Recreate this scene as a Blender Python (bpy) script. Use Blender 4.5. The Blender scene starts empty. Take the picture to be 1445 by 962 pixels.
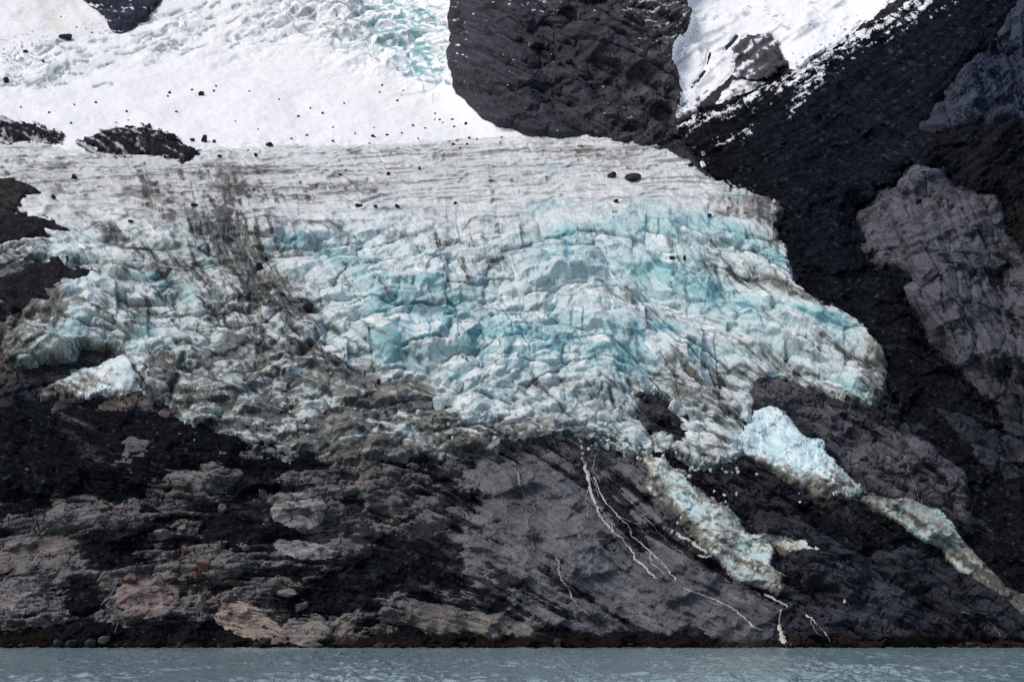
import bpy, math, random
import numpy as np

rad = math.radians
F32 = np.float32
sc = bpy.context.scene
col = sc.collection
random.seed(7)

# ------------------------------------------------------------------ camera, sky, sun, exposure
W, H = 1445, 962                    # the photograph's own frame, used as survey coordinates
FOC = 2898.0                        # focal length in those units
CAM_Z = 12.0
PITCH = math.atan((884 - 481) / FOC)
cam = bpy.data.cameras.new("camera")
cam.sensor_width = 36.0
cam.lens = 36.0 * FOC / W
cam.clip_start = 1.0
cam.clip_end = 20000.0
camo = bpy.data.objects.new("camera", cam)
camo.location = (0, 0, CAM_Z)
camo.rotation_euler = (rad(90) + PITCH, 0, 0)
col.objects.link(camo)
sc.camera = camo

SUN_EL, SUN_AZ = rad(56), rad(-112)   # azimuth from +Y towards +X: high, from the left and a little behind the camera
world = bpy.data.worlds.new("World")
sc.world = world
world.use_nodes = True
wn = world.node_tree
sky = wn.nodes.new("ShaderNodeTexSky")
sky.sky_type = 'NISHITA'
sky.sun_disc = False
sky.sun_elevation = SUN_EL
sky.sun_rotation = SUN_AZ
sky.air_density = 1.0
sky.dust_density = 3.5
sky.ozone_density = 0.6
bg = wn.nodes["Background"]
wn.links.new(sky.outputs[0], bg.inputs[0])
bg.inputs[1].default_value = 0.128
sun = bpy.data.lights.new("sun", 'SUN')
sun.energy = 1.45
sun.angle = rad(24)
sun.color = (1.0, 0.99, 0.975)
suno = bpy.data.objects.new("sun", sun)
sd = (math.sin(SUN_AZ) * math.cos(SUN_EL), math.cos(SUN_AZ) * math.cos(SUN_EL), math.sin(SUN_EL))
from mathutils import Vector
suno.rotation_euler = Vector(sd).to_track_quat('Z', 'Y').to_euler()
suno.location = (-400, 200, 900)
col.objects.link(suno)
sc.view_settings.view_transform = 'Standard'
sc.view_settings.look = 'None'
sc.view_settings.exposure = -0.06
sc.view_settings.gamma = 1.0
sc.cycles.use_denoising = False

# ------------------------------------------------------------------ survey lattice
MX, MT = 120, 110
U1 = np.arange(-MX, W + MX + 1, dtype=F32)
V1 = np.arange(-MT, 926, dtype=F32)
U, V = np.meshgrid(U1, V1)
NR, NC = U.shape


def hash2(ix, iy, seed):
    h = (ix.astype(np.int64) * 374761393 + iy.astype(np.int64) * 668265263 + seed * 2246822519) & 0xFFFFFFFF
    h = ((h ^ (h >> 13)) * 1274126177) & 0xFFFFFFFF
    return (h ^ (h >> 16)) & 0xFFFF


_rng = np.random.RandomState(3)
_G = np.stack([np.cos(np.linspace(0, 2 * np.pi, 65)[:-1]), np.sin(np.linspace(0, 2 * np.pi, 65)[:-1])], 1).astype(F32)
_PT = _rng.permutation(256 * 4).astype(np.int32) % 64
_TAB = _rng.randint(0, 64, size=(256, 256)).astype(np.int32)


def perlin(x, y, seed=0):
    x = x + seed * 17.31
    y = y + seed * 9.77
    xi = np.floor(x).astype(np.int32)
    yi = np.floor(y).astype(np.int32)
    fx = (x - xi).astype(F32)
    fy = (y - yi).astype(F32)
    xi &= 255
    yi &= 255
    x1 = (xi + 1) & 255
    y1 = (yi + 1) & 255
    w = fx * fx * fx * (fx * (fx * 6 - 15) + 10)
    z = fy * fy * fy * (fy * (fy * 6 - 15) + 10)

    def g(a, b, dx, dy):
        k = _TAB[b, a]
        return _G[k, 0] * dx + _G[k, 1] * dy
    a = g(xi, yi, fx, fy)
    b = g(x1, yi, fx - 1, fy)
    c = g(xi, y1, fx, fy - 1)
    d = g(x1, y1, fx - 1, fy - 1)
    a = a + w * (b - a)
    c = c + w * (d - c)
    return (1.5 * (a + z * (c - a))).astype(F32)


def fbm(x, y, octv=4, seed=0, gain=0.5):
    s = 0
    a = 1.0
    for k in range(octv):
        s = s + a * perlin(x, y, seed + k * 3)
        x, y = x * 2.03, y * 2.03
        a *= gain
    return s


def ridged(x, y, octv=4, seed=0, gain=0.5):
    s = 0
    a = 1.0
    w = 1.0
    for k in range(octv):
        r = 1 - np.abs(perlin(x, y, seed + k * 3)) * 1.6
        r = np.clip(r, 0, 1)
        r = r * r * w
        s = s + a * r
        w = np.clip(r * 1.5, 0, 1)
        x, y = x * 2.07, y * 2.07
        a *= gain
    return s - 0.7


def voronoi(x, y, seed):
    """F1, F2 and, for the nearest cell, an id and the offset from its centre."""
    xi = np.floor(x).astype(np.int32)
    yi = np.floor(y).astype(np.int32)
    f1 = np.full(x.shape, 9, F32)
    f2 = np.full(x.shape, 9, F32)
    cid = np.zeros(x.shape, np.int64)
    ox = np.zeros(x.shape, F32)
    oy = np.zeros(x.shape, F32)
    for j in (-1, 0, 1):
        for i in (-1, 0, 1):
            cx, cy = xi + i, yi + j
            h = hash2(cx, cy, seed)
            px = cx + (h & 255) / F32(255)
            py = cy + (h >> 8) / F32(255)
            dx, dy = (x - px).astype(F32), (y - py).astype(F32)
            d = np.sqrt(dx * dx + dy * dy)
            near = d < f1
            f2 = np.where(near, f1, np.minimum(f2, d))
            cid = np.where(near, h * 7 + (cx & 63) * 13 + (cy & 63) * 31, cid)
            ox = np.where(near, dx, ox)
            oy = np.where(near, dy, oy)
            f1 = np.where(near, d, f1)
    return f1, f2, cid, ox, oy


def rnd(cid, k):
    h = (cid * 2654435761 + k * 40503 + 12345) & 0xFFFFFFFF
    h = ((h ^ (h >> 15)) * 2246822519) & 0xFFFFFFFF
    return ((h >> 8) & 0xFFFF).astype(F32) / F32(65535)


def facets(x, y, seed, tilt=1.0, step=0.6):
    """Angular blocks: every cell is a tilted plane at its own level. Returns height (cell units) and groove (0 at borders)."""
    f1, f2, cid, ox, oy = voronoi(x, y, seed)
    h = tilt * ((rnd(cid, 1) - 0.5) * 2 * ox + (rnd(cid, 2) - 0.5) * 2 * oy) + step * (rnd(cid, 3) - 0.5)
    return h.astype(F32), np.clip((f2 - f1) * 4, 0, 1).astype(F32), cid


def blocks(x, y, seed, rows=None, cols=None, turn=0.9, tread=(0.12, 0.5), front=(0.6, 0.9), side=(0.5, 0.8), wide=0.28, lev=0.7):
    """Close-set angular blocks, each the least of four planes (top, front, two sides); the highest one wins.
    Returns height in cell units, a face id, which plane it is (0 top, 1 front, 2/3 sides) and how near the seam is."""
    r0_, r1_ = rows or (0, x.shape[0])
    c0_, c1_ = cols or (0, x.shape[1])
    X_, Y_ = x[r0_:r1_, c0_:c1_], y[r0_:r1_, c0_:c1_]
    rs = np.random.RandomState(seed)
    T = rs.rand(9, 64, 64).astype(F32)
    xi = np.floor(X_).astype(np.int32)
    yi = np.floor(Y_).astype(np.int32)
    h1 = np.full(X_.shape, -99, F32)
    h2 = np.full(X_.shape, -99, F32)
    fid = np.zeros(X_.shape, np.int64)
    for j in (-1, 0, 1):
        for i in (-1, 0, 1):
            cx, cy = xi + i, yi + j
            k = (cy & 63) * 64 + (cx & 63)
            g = [np.take(T[q].ravel(), k) for q in range(8)]
            dx = X_ - cx - g[0]
            dy = Y_ - cy - g[1]
            a = (g[2] - 0.5) * turn
            rx = dx + a * dy
            ry_ = dy - a * dx
            c0 = (g[3] - 0.5) * lev
            h = c0 + (tread[0] + tread[1] * g[4]) * ry_
            kk = np.zeros(X_.shape, np.int8)
            for q, p in ((1, c0 - (front[0] + front[1] * g[5]) * ry_), (2, c0 + wide - (side[0] + side[1] * g[6]) * rx), (3, c0 + wide + (side[0] + side[1] * g[7]) * rx)):
                m = p < h
                h = np.where(m, p, h)
                kk[m] = q
            win = h > h1
            h2 = np.where(win, h1, np.maximum(h2, h))
            fid = np.where(win, k.astype(np.int64) * 4 + kk, fid)
            h1 = np.where(win, h, h1)
    out = []
    for a, fill in ((h1, 0), (fid, 0), ((fid & 3).astype(np.int8), 0), (np.exp(-((h1 - h2) / 0.07) ** 2).astype(F32), 0)):
        f = np.full(x.shape, fill, a.dtype)
        f[r0_:r1_, c0_:c1_] = a
        out.append(f)
    return out


def box1(a, r, ax):
    r = int(max(1, r))
    pad = [(0, 0), (0, 0)]
    pad[ax] = (r + 1, r)
    c = np.cumsum(np.pad(a, pad, mode='edge').astype(np.float64), axis=ax)
    n = a.shape[ax]
    if ax == 0:
        return ((c[2 * r + 1:2 * r + 1 + n] - c[:n]) / (2 * r + 1)).astype(F32)
    return ((c[:, 2 * r + 1:2 * r + 1 + n] - c[:, :n]) / (2 * r + 1)).astype(F32)


def blur(a, r, ry=None):
    ry = r if ry is None else ry
    for _ in range(2):
        a = box1(box1(a, r, 1), ry, 0)
    return a


def gather(a, u, v):
    x = np.clip(u + MX, 0, NC - 1.001)
    y = np.clip(v + MT, 0, NR - 1.001)
    xi = x.astype(np.int32)
    yi = y.astype(np.int32)
    fx = (x - xi).astype(F32)
    fy = (y - yi).astype(F32)
    p = a[yi, xi] * (1 - fx) + a[yi, xi + 1] * fx
    q = a[yi + 1, xi] * (1 - fx) + a[yi + 1, xi + 1] * fx
    return p * (1 - fy) + q * fy


def lic(a, dx, dy, n):
    """Draw a noise out along a direction field: bedding, fluting, flow stripes."""
    L = 1.0
    for _ in range(n):
        a = 0.5 * (a + gather(a, U + dx * L, V + dy * L))
        L *= 2
    a = a - a.mean()
    return (a / (a.std() + 1e-6)).astype(F32)


def poly_mask(pts, warp=None):
    m = np.zeros((NR, NC), F32)
    p = np.array(pts, float)
    q = np.roll(p, -1, 0)
    for r in range(NR):
        y = V1[r] + 0.01
        c = (p[:, 1] > y) != (q[:, 1] > y)
        if not c.any():
            continue
        xs = np.sort(p[c, 0] + (y - p[c, 1]) / (q[c, 1] - p[c, 1]) * (q[c, 0] - p[c, 0]))
        for k in range(0, len(xs) - 1, 2):
            a = int(math.ceil(xs[k] + MX))
            b = int(math.floor(xs[k + 1] + MX))
            if b >= 0 and a < NC:
                m[r, max(a, 0):min(b, NC - 1) + 1] = 1
    if warp is not None:
        m = gather(m, U + warp[0], V + warp[1])
    return m


def blobs(lst):
    out = np.zeros((NR, NC), F32)
    for b in lst:
        u, v, ru, rv, rot, wt = b
        R = 2.6 * max(ru, rv)
        c0, c1 = max(0, int(u - R + MX)), min(NC, int(u + R + MX))
        r0, r1 = max(0, int(v - R + MT)), min(NR, int(v + R + MT))
        if c1 <= c0 or r1 <= r0:
            continue
        x, y = U[r0:r1, c0:c1] - u, V[r0:r1, c0:c1] - v
        c, s = math.cos(rad(rot)), math.sin(rad(rot))
        a, d = (x * c + y * s) / ru, (-x * s + y * c) / rv
        out[r0:r1, c0:c1] += wt * np.exp(-(a * a + d * d))
    return out


def strokes(lst):
    """Soft bands along polylines: (width, weight, points)."""
    out = np.zeros((NR, NC), F32)
    for w, wt, pts in lst:
        p = np.array(pts, float)
        R = 3 * w + 2
        c0, c1 = max(0, int(p[:, 0].min() - R + MX)), min(NC, int(p[:, 0].max() + R + MX))
        r0, r1 = max(0, int(p[:, 1].min() - R + MT)), min(NR, int(p[:, 1].max() + R + MT))
        if c1 <= c0 or r1 <= r0:
            continue
        x, y = UW[r0:r1, c0:c1], VW[r0:r1, c0:c1]
        d2 = np.full(x.shape, 1e9, F32)
        for a, b in zip(p[:-1], p[1:]):
            e = b - a
            t = np.clip(((x - a[0]) * e[0] + (y - a[1]) * e[1]) / max(e @ e, 1e-6), 0, 1)
            d2 = np.minimum(d2, (x - a[0] - t * e[0]) ** 2 + (y - a[1] - t * e[1]) ** 2)
        out[r0:r1, c0:c1] = np.maximum(out[r0:r1, c0:c1], wt * np.exp(-d2 / (w * w)))
    return out


def idw(ctrl, p=2.5):
    s = np.zeros((NR, NC), F32)
    w = np.zeros((NR, NC), F32)
    for u, v, a in ctrl:
        k = 1.0 / (((U - u) ** 2 + (V - v) ** 2 + 400.0) ** (p / 2))
        s += k * a
        w += k
    return s / w


def sstep(a, b, x):
    t = np.clip((x - a) / (b - a), 0, 1)
    return (t * t * (3 - 2 * t)).astype(F32)


def srgb(r, g, b):
    f = lambda c: ((c / 255 + 0.055) / 1.055) ** 2.4 if c > 10 else c / 255 / 12.92
    return np.array([f(r), f(g), f(b)], F32)


def mix(c, d, m):
    m = np.clip(m, 0, 1)[..., None]
    return c * (1 - m) + d * m


n1 = fbm(U / 40, V / 40, 4, 1)
n2 = fbm(U / 40, V / 40, 4, 14)
UW, VW = U + 4 * n1, V + 4 * n2                   # wandering coordinates for traced outlines
W6 = (6 * n1, 6 * n2)
W3 = (3 * fbm(U / 14, V / 14, 3, 31), 3 * fbm(U / 14, V / 14, 3, 47))
W9 = (W6[0] + W3[0], W6[1] + W3[1])

# ------------------------------------------------------------------ traced outlines
P_GLACIER = [(-130, 165), (0, 165), (300, 150), (500, 120), (620, 130), (690, 172), (740, 188), (790, 192), (850, 196), (900, 203), (945, 211), (975, 233), (1000, 248),
             (1040, 263), (1070, 270), (1100, 272), (1110, 300), (1098, 330), (1112, 350), (1112, 375), (1118, 400), (1135, 417), (1160, 440), (1200, 457), (1226, 474), (1246, 500), (1256, 530),
             (1250, 553), (1222, 581), (1190, 570), (1160, 553), (1130, 545), (1095, 533), (1070, 537), (1060, 548), (1064, 566), (1060, 600), (1056, 640), (1022, 660), (985, 668), (955, 652), (948, 634), (964, 622), (962, 614), (957, 592), (946, 565), (915, 556), (903, 575), (905, 600), (925, 622), (920, 640), (890, 642), (860, 630), (800, 624), (740, 632), (690, 642), (640, 652), (600, 642),
             (560, 652), (500, 656), (440, 645), (400, 655), (350, 628), (300, 606), (262, 603), (246, 585), (225, 560), (200, 556), (192, 535), (160, 500), (150, 490), (112, 493),
             (110, 508), (80, 512), (50, 516), (25, 524), (12, 515), (2, 480), (8, 455), (0, 440), (-130, 430)]
P_BLOCK = [(184, 498), (192, 520), (199, 548), (180, 556), (150, 557), (128, 563), (100, 560), (75, 562), (50, 566), (66, 545), (100, 530), (140, 515), (168, 503)]
P_TONGUE = [(902, 632), (920, 606), (950, 608), (950, 650), (985, 686), (1002, 692), (1022, 702), (1042, 727), (1060, 752), (1082, 765), (1094, 780), (1082, 799), (1092, 806),
            (1102, 816), (1098, 831), (1085, 836), (1060, 826), (1028, 806), (1008, 795), (1005, 780), (965, 748), (940, 722), (918, 702), (905, 682), (912, 662)]
P_RIDGE = [(1048, 604), (1062, 588), (1086, 573), (1103, 580), (1122, 600), (1140, 622), (1152, 618), (1162, 622), (1166, 642), (1188, 662), (1226, 699), (1190, 708), (1145, 697),
           (1100, 678), (1060, 654), (1038, 624)]
P_CREST = [(1216, 699), (1255, 699), (1290, 704), (1325, 718), (1345, 738), (1365, 765), (1395, 795), (1425, 822), (1470, 850), (1470, 872), (1440, 868), (1395, 838), (1360, 812),
           (1330, 786), (1296, 756), (1256, 732), (1226, 714)]
P_LOBE = [(1046, 744), (1085, 752), (1140, 765), (1186, 771), (1180, 779), (1130, 779), (1090, 772), (1060, 760)]
P_SNOW = [(-130, -120), (640, -120), (637, 0), (633, 60), (633, 92), (641, 126), (660, 146), (682, 166), (705, 181), (742, 190), (770, 192), (700, 198), (600, 205), (480, 211), (380, 211),
          (290, 216), (200, 225), (100, 214), (60, 206), (0, 200), (-130, 196)]
P_OUTCROP = [(112, -118), (118, 2), (150, 26), (158, 45), (166, 49), (190, 40), (212, 20), (226, 6), (232, -118)]
P_HANG = [(968, -120), (966, 0), (978, 25), (970, 52), (946, 78), (942, 98), (958, 114), (968, 135), (953, 162), (990, 150), (1020, 141), (1060, 126), (1095, 106), (1140, 86), (1182, 60),
          (1232, 27), (1278, 0), (1440, -120)]
P_ISLE = [(1046, 66), (1070, 52), (1090, 58), (1104, 75), (1112, 92), (1104, 108), (1075, 115), (1052, 112), (1040, 100)]
P_CLIFF = [(620, -120), (632, 60), (632, 92), (641, 126), (660, 146), (682, 166), (705, 181), (742, 190), (800, 196), (880, 205), (950, 180), (965, 140), (945, 100), (975, 25), (965, -120)]
P_MOUND = [(106, 208), (135, 196), (158, 186), (185, 183), (208, 184), (232, 193), (252, 203), (286, 219), (262, 228), (225, 220), (180, 219), (140, 213)]
P_MOUND_A = [(-130, 268), (0, 262), (16, 258), (38, 263), (58, 275), (45, 281), (30, 290), (22, 302), (8, 312), (-130, 330)]
P_MOUND_B = [(-130, 318), (0, 310), (25, 305), (55, 313), (82, 324), (101, 333), (60, 338), (42, 345), (20, 352), (0, 358), (-130, 372)]
P_MOUND_C = [(-130, 405), (0, 402), (40, 386), (76, 371), (96, 381), (136, 389), (110, 398), (86, 405), (76, 420), (60, 428), (40, 440), (10, 452), (-130, 455)]
P_MORAINE = [(-130, 176), (0, 175), (30, 178), (58, 186), (92, 196), (88, 203), (60, 199), (0, 199), (-130, 201)]
P_BUTTRESS = [(1203, 303), (1250, 268), (1296, 228), (1338, 258), (1408, 286), (1418, 330), (1448, 380), (1560, 396), (1560, 640), (1440, 610), (1400, 560), (1372, 545), (1340, 492),
              (1312, 480), (1292, 432), (1263, 402), (1286, 388), (1246, 378), (1214, 350)]
P_KNOB = [(1060, 549), (1075, 536), (1100, 536), (1150, 552), (1200, 575), (1255, 600), (1300, 622), (1340, 660), (1370, 702), (1362, 730), (1330, 722), (1255, 700), (1215, 690),
          (1180, 645), (1140, 600), (1105, 584), (1075, 580), (1058, 565)]
P_WALL = [(1440, 8), (1390, 60), (1345, 115), (1296, 186), (1330, 190), (1400, 170), (1570, 160), (1570, -120), (1500, -120)]
P_SCREE_R = [(950, 180), (975, 165), (1050, 140), (1110, 110), (1190, 62), (1290, 0), (1420, -120), (1570, -120), (1570, 900), (1440, 850), (1380, 780), (1370, 700), (1300, 620), (1258, 560),
             (1250, 500), (1160, 440), (1112, 380), (1095, 300), (1000, 245)]
P_CENTRE = [(600, 655), (700, 640), (800, 630), (900, 640), (910, 690), (960, 760), (1060, 835), (1100, 860), (1090, 935), (560, 935), (600, 800)]

m_gl = poly_mask(P_GLACIER, W9)
m_snow = poly_mask(P_SNOW, (0.6 * W6[0] + W3[0], 0.6 * W6[1] + W3[1]))
m_cliff = poly_mask(P_CLIFF, W6)
m_hang = poly_mask(P_HANG, W6)
m_screeR = poly_mask(P_SCREE_R, W9)
m_but = poly_mask(P_BUTTRESS, W9)
m_knob = poly_mask(P_KNOB, W6)
m_wall = poly_mask(P_WALL, W9)
m_cen = poly_mask(P_CENTRE, W9)
m_cenS = blur(m_cen, 12)
m_right = sstep(960, 1080, U + 0.45 * (560 - V)) * sstep(560, 640, V + 0.2 * (U - 1100))
m_left = (1 - m_cenS) * sstep(1000, 850, U)

PATCHES = {"block": P_BLOCK, "tongue": P_TONGUE, "ridge": P_RIDGE, "crest": P_CREST, "lobe": P_LOBE}
m_patch = {k: poly_mask(p, W9 if k in ('tongue', 'crest', 'lobe') else W3) for k, p in PATCHES.items()}
m_ice_any = np.clip(m_gl + m_snow, 0, 1)
m_under = np.clip(m_ice_any + m_hang + sum(m_patch.values()), 0, 1)
prof_big = blur(m_ice_any, 16)
flat = sstep(0.35, 1.0, blur(m_under, 5))

# ------------------------------------------------------------------ the lie of the land: slope of the ground, integrated away from the shore
slope = np.full((NR, NC), 0.92, F32)
slope = np.where(V < 640, 0.78, slope)
slope = np.where(V < 330, 0.55, slope)
slope = np.where((m_snow > 0.5), 0.47, slope)
slope = np.where((m_snow > 0.5) & (V < 60), 0.72, slope)
slope = np.where(m_cliff > 0.5, 1.25, slope)
slope = np.where(m_hang > 0.5, 0.85, slope)
slope = np.where(m_screeR > 0.5, 0.86, slope)
slope = np.where((m_but > 0.5) | (m_wall > 0.5), 1.3, slope)
slope = blur(slope, 26)


def ray(u, v):
    x = (u - W / 2) / FOC
    y = (H / 2 - v) / FOC
    c, s = math.cos(PITCH), math.sin(PITCH)
    return x, c - y * s, s + y * c


_, ry, rz = ray(U, V)
TZ = (rz / ry).astype(np.float64)
D = np.full((NR, NC), 1200.0)
r0 = int(913 + MT)
for r in range(r0 - 1, -1, -1):
    dt = TZ[r] - TZ[r + 1]
    D[r] = D[r + 1] * (1 + dt / np.maximum(slope[r] - TZ[r], 0.08))
D[:r0 - 30] = blur(D.astype(F32), 16, 6)[:r0 - 30]
D = D.astype(F32)


def base_pos(u, v, d):
    x, y, z = ray(u, v)
    k = d / y
    return np.stack([x * k, y * k, z * k + CAM_Z], -1)


B0 = base_pos(U, V, D)
Bs = np.stack([blur(B0[..., k].astype(F32), 10) for k in range(3)], -1)
du = np.gradient(Bs, axis=1)
dv = np.gradient(Bs, axis=0)
NRM = np.cross(du, -dv)
NRM /= np.linalg.norm(NRM, axis=-1, keepdims=True) + 1e-9
NRM = NRM.astype(F32)
MPP = (D / FOC).astype(F32)           # metres per survey unit


def place(R, N, sl=(slice(None), slice(None))):
    """Ground point moved R units towards the viewer's side and N units out of the slope."""
    p = base_pos(U[sl], V[sl], D[sl] - (R + 0.54 * N) * MPP[sl])
    return p + NRM[sl] * (0.46 * N * MPP[sl])[..., None]


# ------------------------------------------------------------------ materials
def surf_mat(name, rough=0.85, spec=0.2, nscale=0.35, bump=0.4, var=0.18, bdist=0.5, sss=None):
    m = bpy.data.materials.new(name)
    m.use_nodes = True
    nt = m.node_tree
    b = nt.nodes["Principled BSDF"]
    b.inputs["Roughness"].default_value = rough
    b.inputs["Specular IOR Level"].default_value = spec
    at = nt.nodes.new("ShaderNodeAttribute")
    at.attribute_name = "tint"
    tc = nt.nodes.new("ShaderNodeTexCoord")
    nz = nt.nodes.new("ShaderNodeTexNoise")
    nz.inputs["Scale"].default_value = nscale
    nz.inputs["Detail"].default_value = 8
    nz.inputs["Roughness"].default_value = 0.65
    nt.links.new(tc.outputs["Object"], nz.inputs["Vector"])
    mr = nt.nodes.new("ShaderNodeMapRange")
    mr.inputs["From Min"].default_value = 0.3
    mr.inputs["From Max"].default_value = 0.7
    mr.inputs["To Min"].default_value = 1 - var
    mr.inputs["To Max"].default_value = 1 + var
    nt.links.new(nz.outputs["Fac"], mr.inputs["Value"])
    vm = nt.nodes.new("ShaderNodeVectorMath")
    vm.operation = 'SCALE'
    nt.links.new(at.outputs["Color"], vm.inputs[0])
    nt.links.new(mr.outputs["Result"], vm.inputs["Scale"])
    nt.links.new(vm.outputs[0], b.inputs["Base Color"])
    bp = nt.nodes.new("ShaderNodeBump")
    bp.inputs["Strength"].default_value = bump
    bp.inputs["Distance"].default_value = bdist
    nt.links.new(nz.outputs["Fac"], bp.inputs["Height"])
    nt.links.new(bp.outputs["Normal"], b.inputs["Normal"])
    return m


M_ROCK = surf_mat("bedrock", 0.85, 0.04, 0.5, 0.6, 0.22)
M_SCREE = surf_mat("loose_debris", 0.95, 0.0, 0.8, 0.8, 0.35)
M_ICE = surf_mat("glacier_ice", 0.55, 0.3, 0.5, 0.35, 0.06)
M_SNOW = surf_mat("snow", 0.8, 0.1, 0.25, 0.15, 0.015)
M_WATER = surf_mat("melt_water", 0.35, 0.4, 1.0, 0.4, 0.1)


def plain_mat(name, c, rough=0.85, var=0.3, scale=1.0, spec=0.15):
    m = bpy.data.materials.new(name)
    m.use_nodes = True
    nt = m.node_tree
    b = nt.nodes["Principled BSDF"]
    b.inputs["Roughness"].default_value = rough
    b.inputs["Specular IOR Level"].default_value = spec
    tc = nt.nodes.new("ShaderNodeTexCoord")
    nz = nt.nodes.new("ShaderNodeTexNoise")
    nz.inputs["Scale"].default_value = scale
    nz.inputs["Detail"].default_value = 6
    nt.links.new(tc.outputs["Object"], nz.inputs["Vector"])
    cr = nt.nodes.new("ShaderNodeValToRGB")
    cr.color_ramp.elements[0].position = 0.3
    cr.color_ramp.elements[1].position = 0.7
    cr.color_ramp.elements[0].color = tuple(float(x) * (1 - var) for x in c) + (1,)
    cr.color_ramp.elements[1].color = tuple(float(x) * (1 + var) for x in c) + (1,)
    nt.links.new(nz.outputs["Fac"], cr.inputs[0])
    nt.links.new(cr.outputs[0], b.inputs["Base Color"])
    bp = nt.nodes.new("ShaderNodeBump")
    bp.inputs["Strength"].default_value = 0.7
    bp.inputs["Distance"].default_value = 0.4
    nt.links.new(nz.outputs["Fac"], bp.inputs["Height"])
    nt.links.new(bp.outputs["Normal"], b.inputs["Normal"])
    return m


# ------------------------------------------------------------------ mesh builders
LAYERS = []                           # (positions, kept) for finding the visible ground later


def tag(o, label=None, cat=None, group=None, kind=None):
    for k, v in (("label", label), ("category", cat), ("group", group), ("kind", kind)):
        if v:
            o[k] = v
    return o


def grid_object(name, P, keep, colr, mat, parent=None, smooth=True):
    """One mesh from a lattice of points, only the cells whose four corners are kept; its origin at its own foot."""
    cell = keep[:-1, :-1] & keep[1:, :-1] & keep[:-1, 1:] & keep[1:, 1:]
    rr, cc = np.nonzero(cell)
    n = keep.shape[1]
    a = rr * n + cc
    quads = np.stack([a, a + n, a + n + 1, a + 1], 1)
    used = np.unique(quads)
    remap = np.zeros(keep.size, np.int64)
    remap[used] = np.arange(len(used))
    quads = remap[quads]
    co = P.reshape(-1, 3)[used].astype(np.float64)
    org = co.mean(0)
    org[2] = co[:, 2].min()
    co = (co - org).astype(F32)
    me = bpy.data.meshes.new(name)
    me.vertices.add(len(co))
    me.vertices.foreach_set("co", co.ravel())
    me.loops.add(quads.size)
    me.loops.foreach_set("vertex_index", quads.ravel().astype(np.int32))
    me.polygons.add(len(quads))
    me.polygons.foreach_set("loop_start", np.arange(0, quads.size, 4, dtype=np.int32))
    me.polygons.foreach_set("use_smooth", np.full(len(quads), smooth))
    me.update(calc_edges=True)
    if colr is not None:
        c4 = np.ones((len(used), 4), F32)
        c4[:, :3] = colr.reshape(-1, 3)[used]
        at = me.color_attributes.new("tint", 'FLOAT_COLOR', 'POINT')
        at.data.foreach_set("color", c4.ravel())
    me.materials.append(mat)
    o = bpy.data.objects.new(name, me)
    o.location = org
    col.objects.link(o)
    if parent:
        o.parent = parent
    return o


def layer(name, keep, R, N, colr, mat):
    rr = np.nonzero(keep.any(1))[0]
    cc = np.nonzero(keep.any(0))[0]
    sl = (slice(rr[0], rr[-1] + 1), slice(cc[0], cc[-1] + 1))
    P = place(R[sl], N[sl], sl)
    k = keep[sl]
    o = grid_object(name, P, k, colr[sl], mat)
    LAYERS.append((P, k, sl))
    return o


def project(P):
    x, y, z = P[..., 0], P[..., 1], P[..., 2] - CAM_Z
    c, s = math.cos(PITCH), math.sin(PITCH)
    f = y * c + z * s
    up = -y * s + z * c
    return W / 2 + FOC * x / f, H / 2 - FOC * up / f


def find(u, v):
    """The visible ground point seen at survey position (u, v)."""
    best, bd = None, None
    for P, k, sl in LAYERS:
        c = int(round(u)) + MX - sl[1].start
        r = int(round(v)) + MT - sl[0].start
        c0, c1, a0, a1 = max(0, c - 14), c + 15, max(0, r - 14), r + 40
        if c1 <= 0 or a1 <= 0:
            continue
        q = P[a0:a1, c0:c1]
        kk = k[a0:a1, c0:c1]
        if q.size == 0 or not kk.any():
            continue
        pu, pv = project(q)
        d = np.hypot(pu - u, pv - v)
        d[~kk] = 1e6
        ok = d < 1.3
        if ok.any():
            yy = np.where(ok, q[..., 1], 1e9)
            i = np.unravel_index(np.argmin(yy), yy.shape)
            if best is None or q[i][1] < best[1]:
                best = q[i].copy()
        elif best is None:
            i = np.unravel_index(np.argmin(d), d.shape)
            if d[i] < 6 and (bd is None or d[i] < bd):
                bd = d[i]
                fallback = q[i].copy()
                best_f = fallback
    if best is None:
        if bd is not None:
            return best_f
        return base_pos(np.array(u), np.array(v), D[min(max(int(v) + MT, 0), NR - 1), min(max(int(u) + MX, 0), NC - 1)])
    return best


# ------------------------------------------------------------------ directions of bedding and of flow
TH = idw([(60, 760, -18), (120, 860, -10), (300, 800, -8), (420, 730, -12), (400, 880, 8), (600, 700, 25), (620, 860, 15), (750, 700, 35), (750, 850, 28), (880, 740, 48), (950, 880, 22),
          (1050, 700, 30), (1150, 820, 20), (1300, 850, 25), (1400, 850, 45), (1150, 600, 30), (1300, 660, 45), (1350, 430, 62), (1300, 300, -35), (1400, 300, -30), (1150, 300, -25),
          (1200, 150, -35), (1350, 100, -50), (1420, 200, -45), (1050, 120, -40), (750, 60, 30), (850, 100, -40), (700, 140, 30), (900, 150, -45), (1200, 480, 20), (1400, 650, 25),
          (60, 620, 30), (250, 650, 8), (0, 550, 20)])
tx, ty = np.cos(np.radians(TH)).astype(F32), np.sin(np.radians(TH)).astype(F32)
white = np.random.RandomState(11).rand(NR, NC).astype(F32)
white2 = np.random.RandomState(12).rand(NR, NC).astype(F32)
bed1 = lic(white, tx, ty, 5)
bed3 = lic(blur(white2, 2), tx, ty, 6)
bed8 = lic(blur(white, 5), tx, ty, 7)


def rot(a):
    c, s = math.cos(rad(a)), math.sin(rad(a))
    return UW * c + VW * s, -UW * s + VW * c


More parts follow.
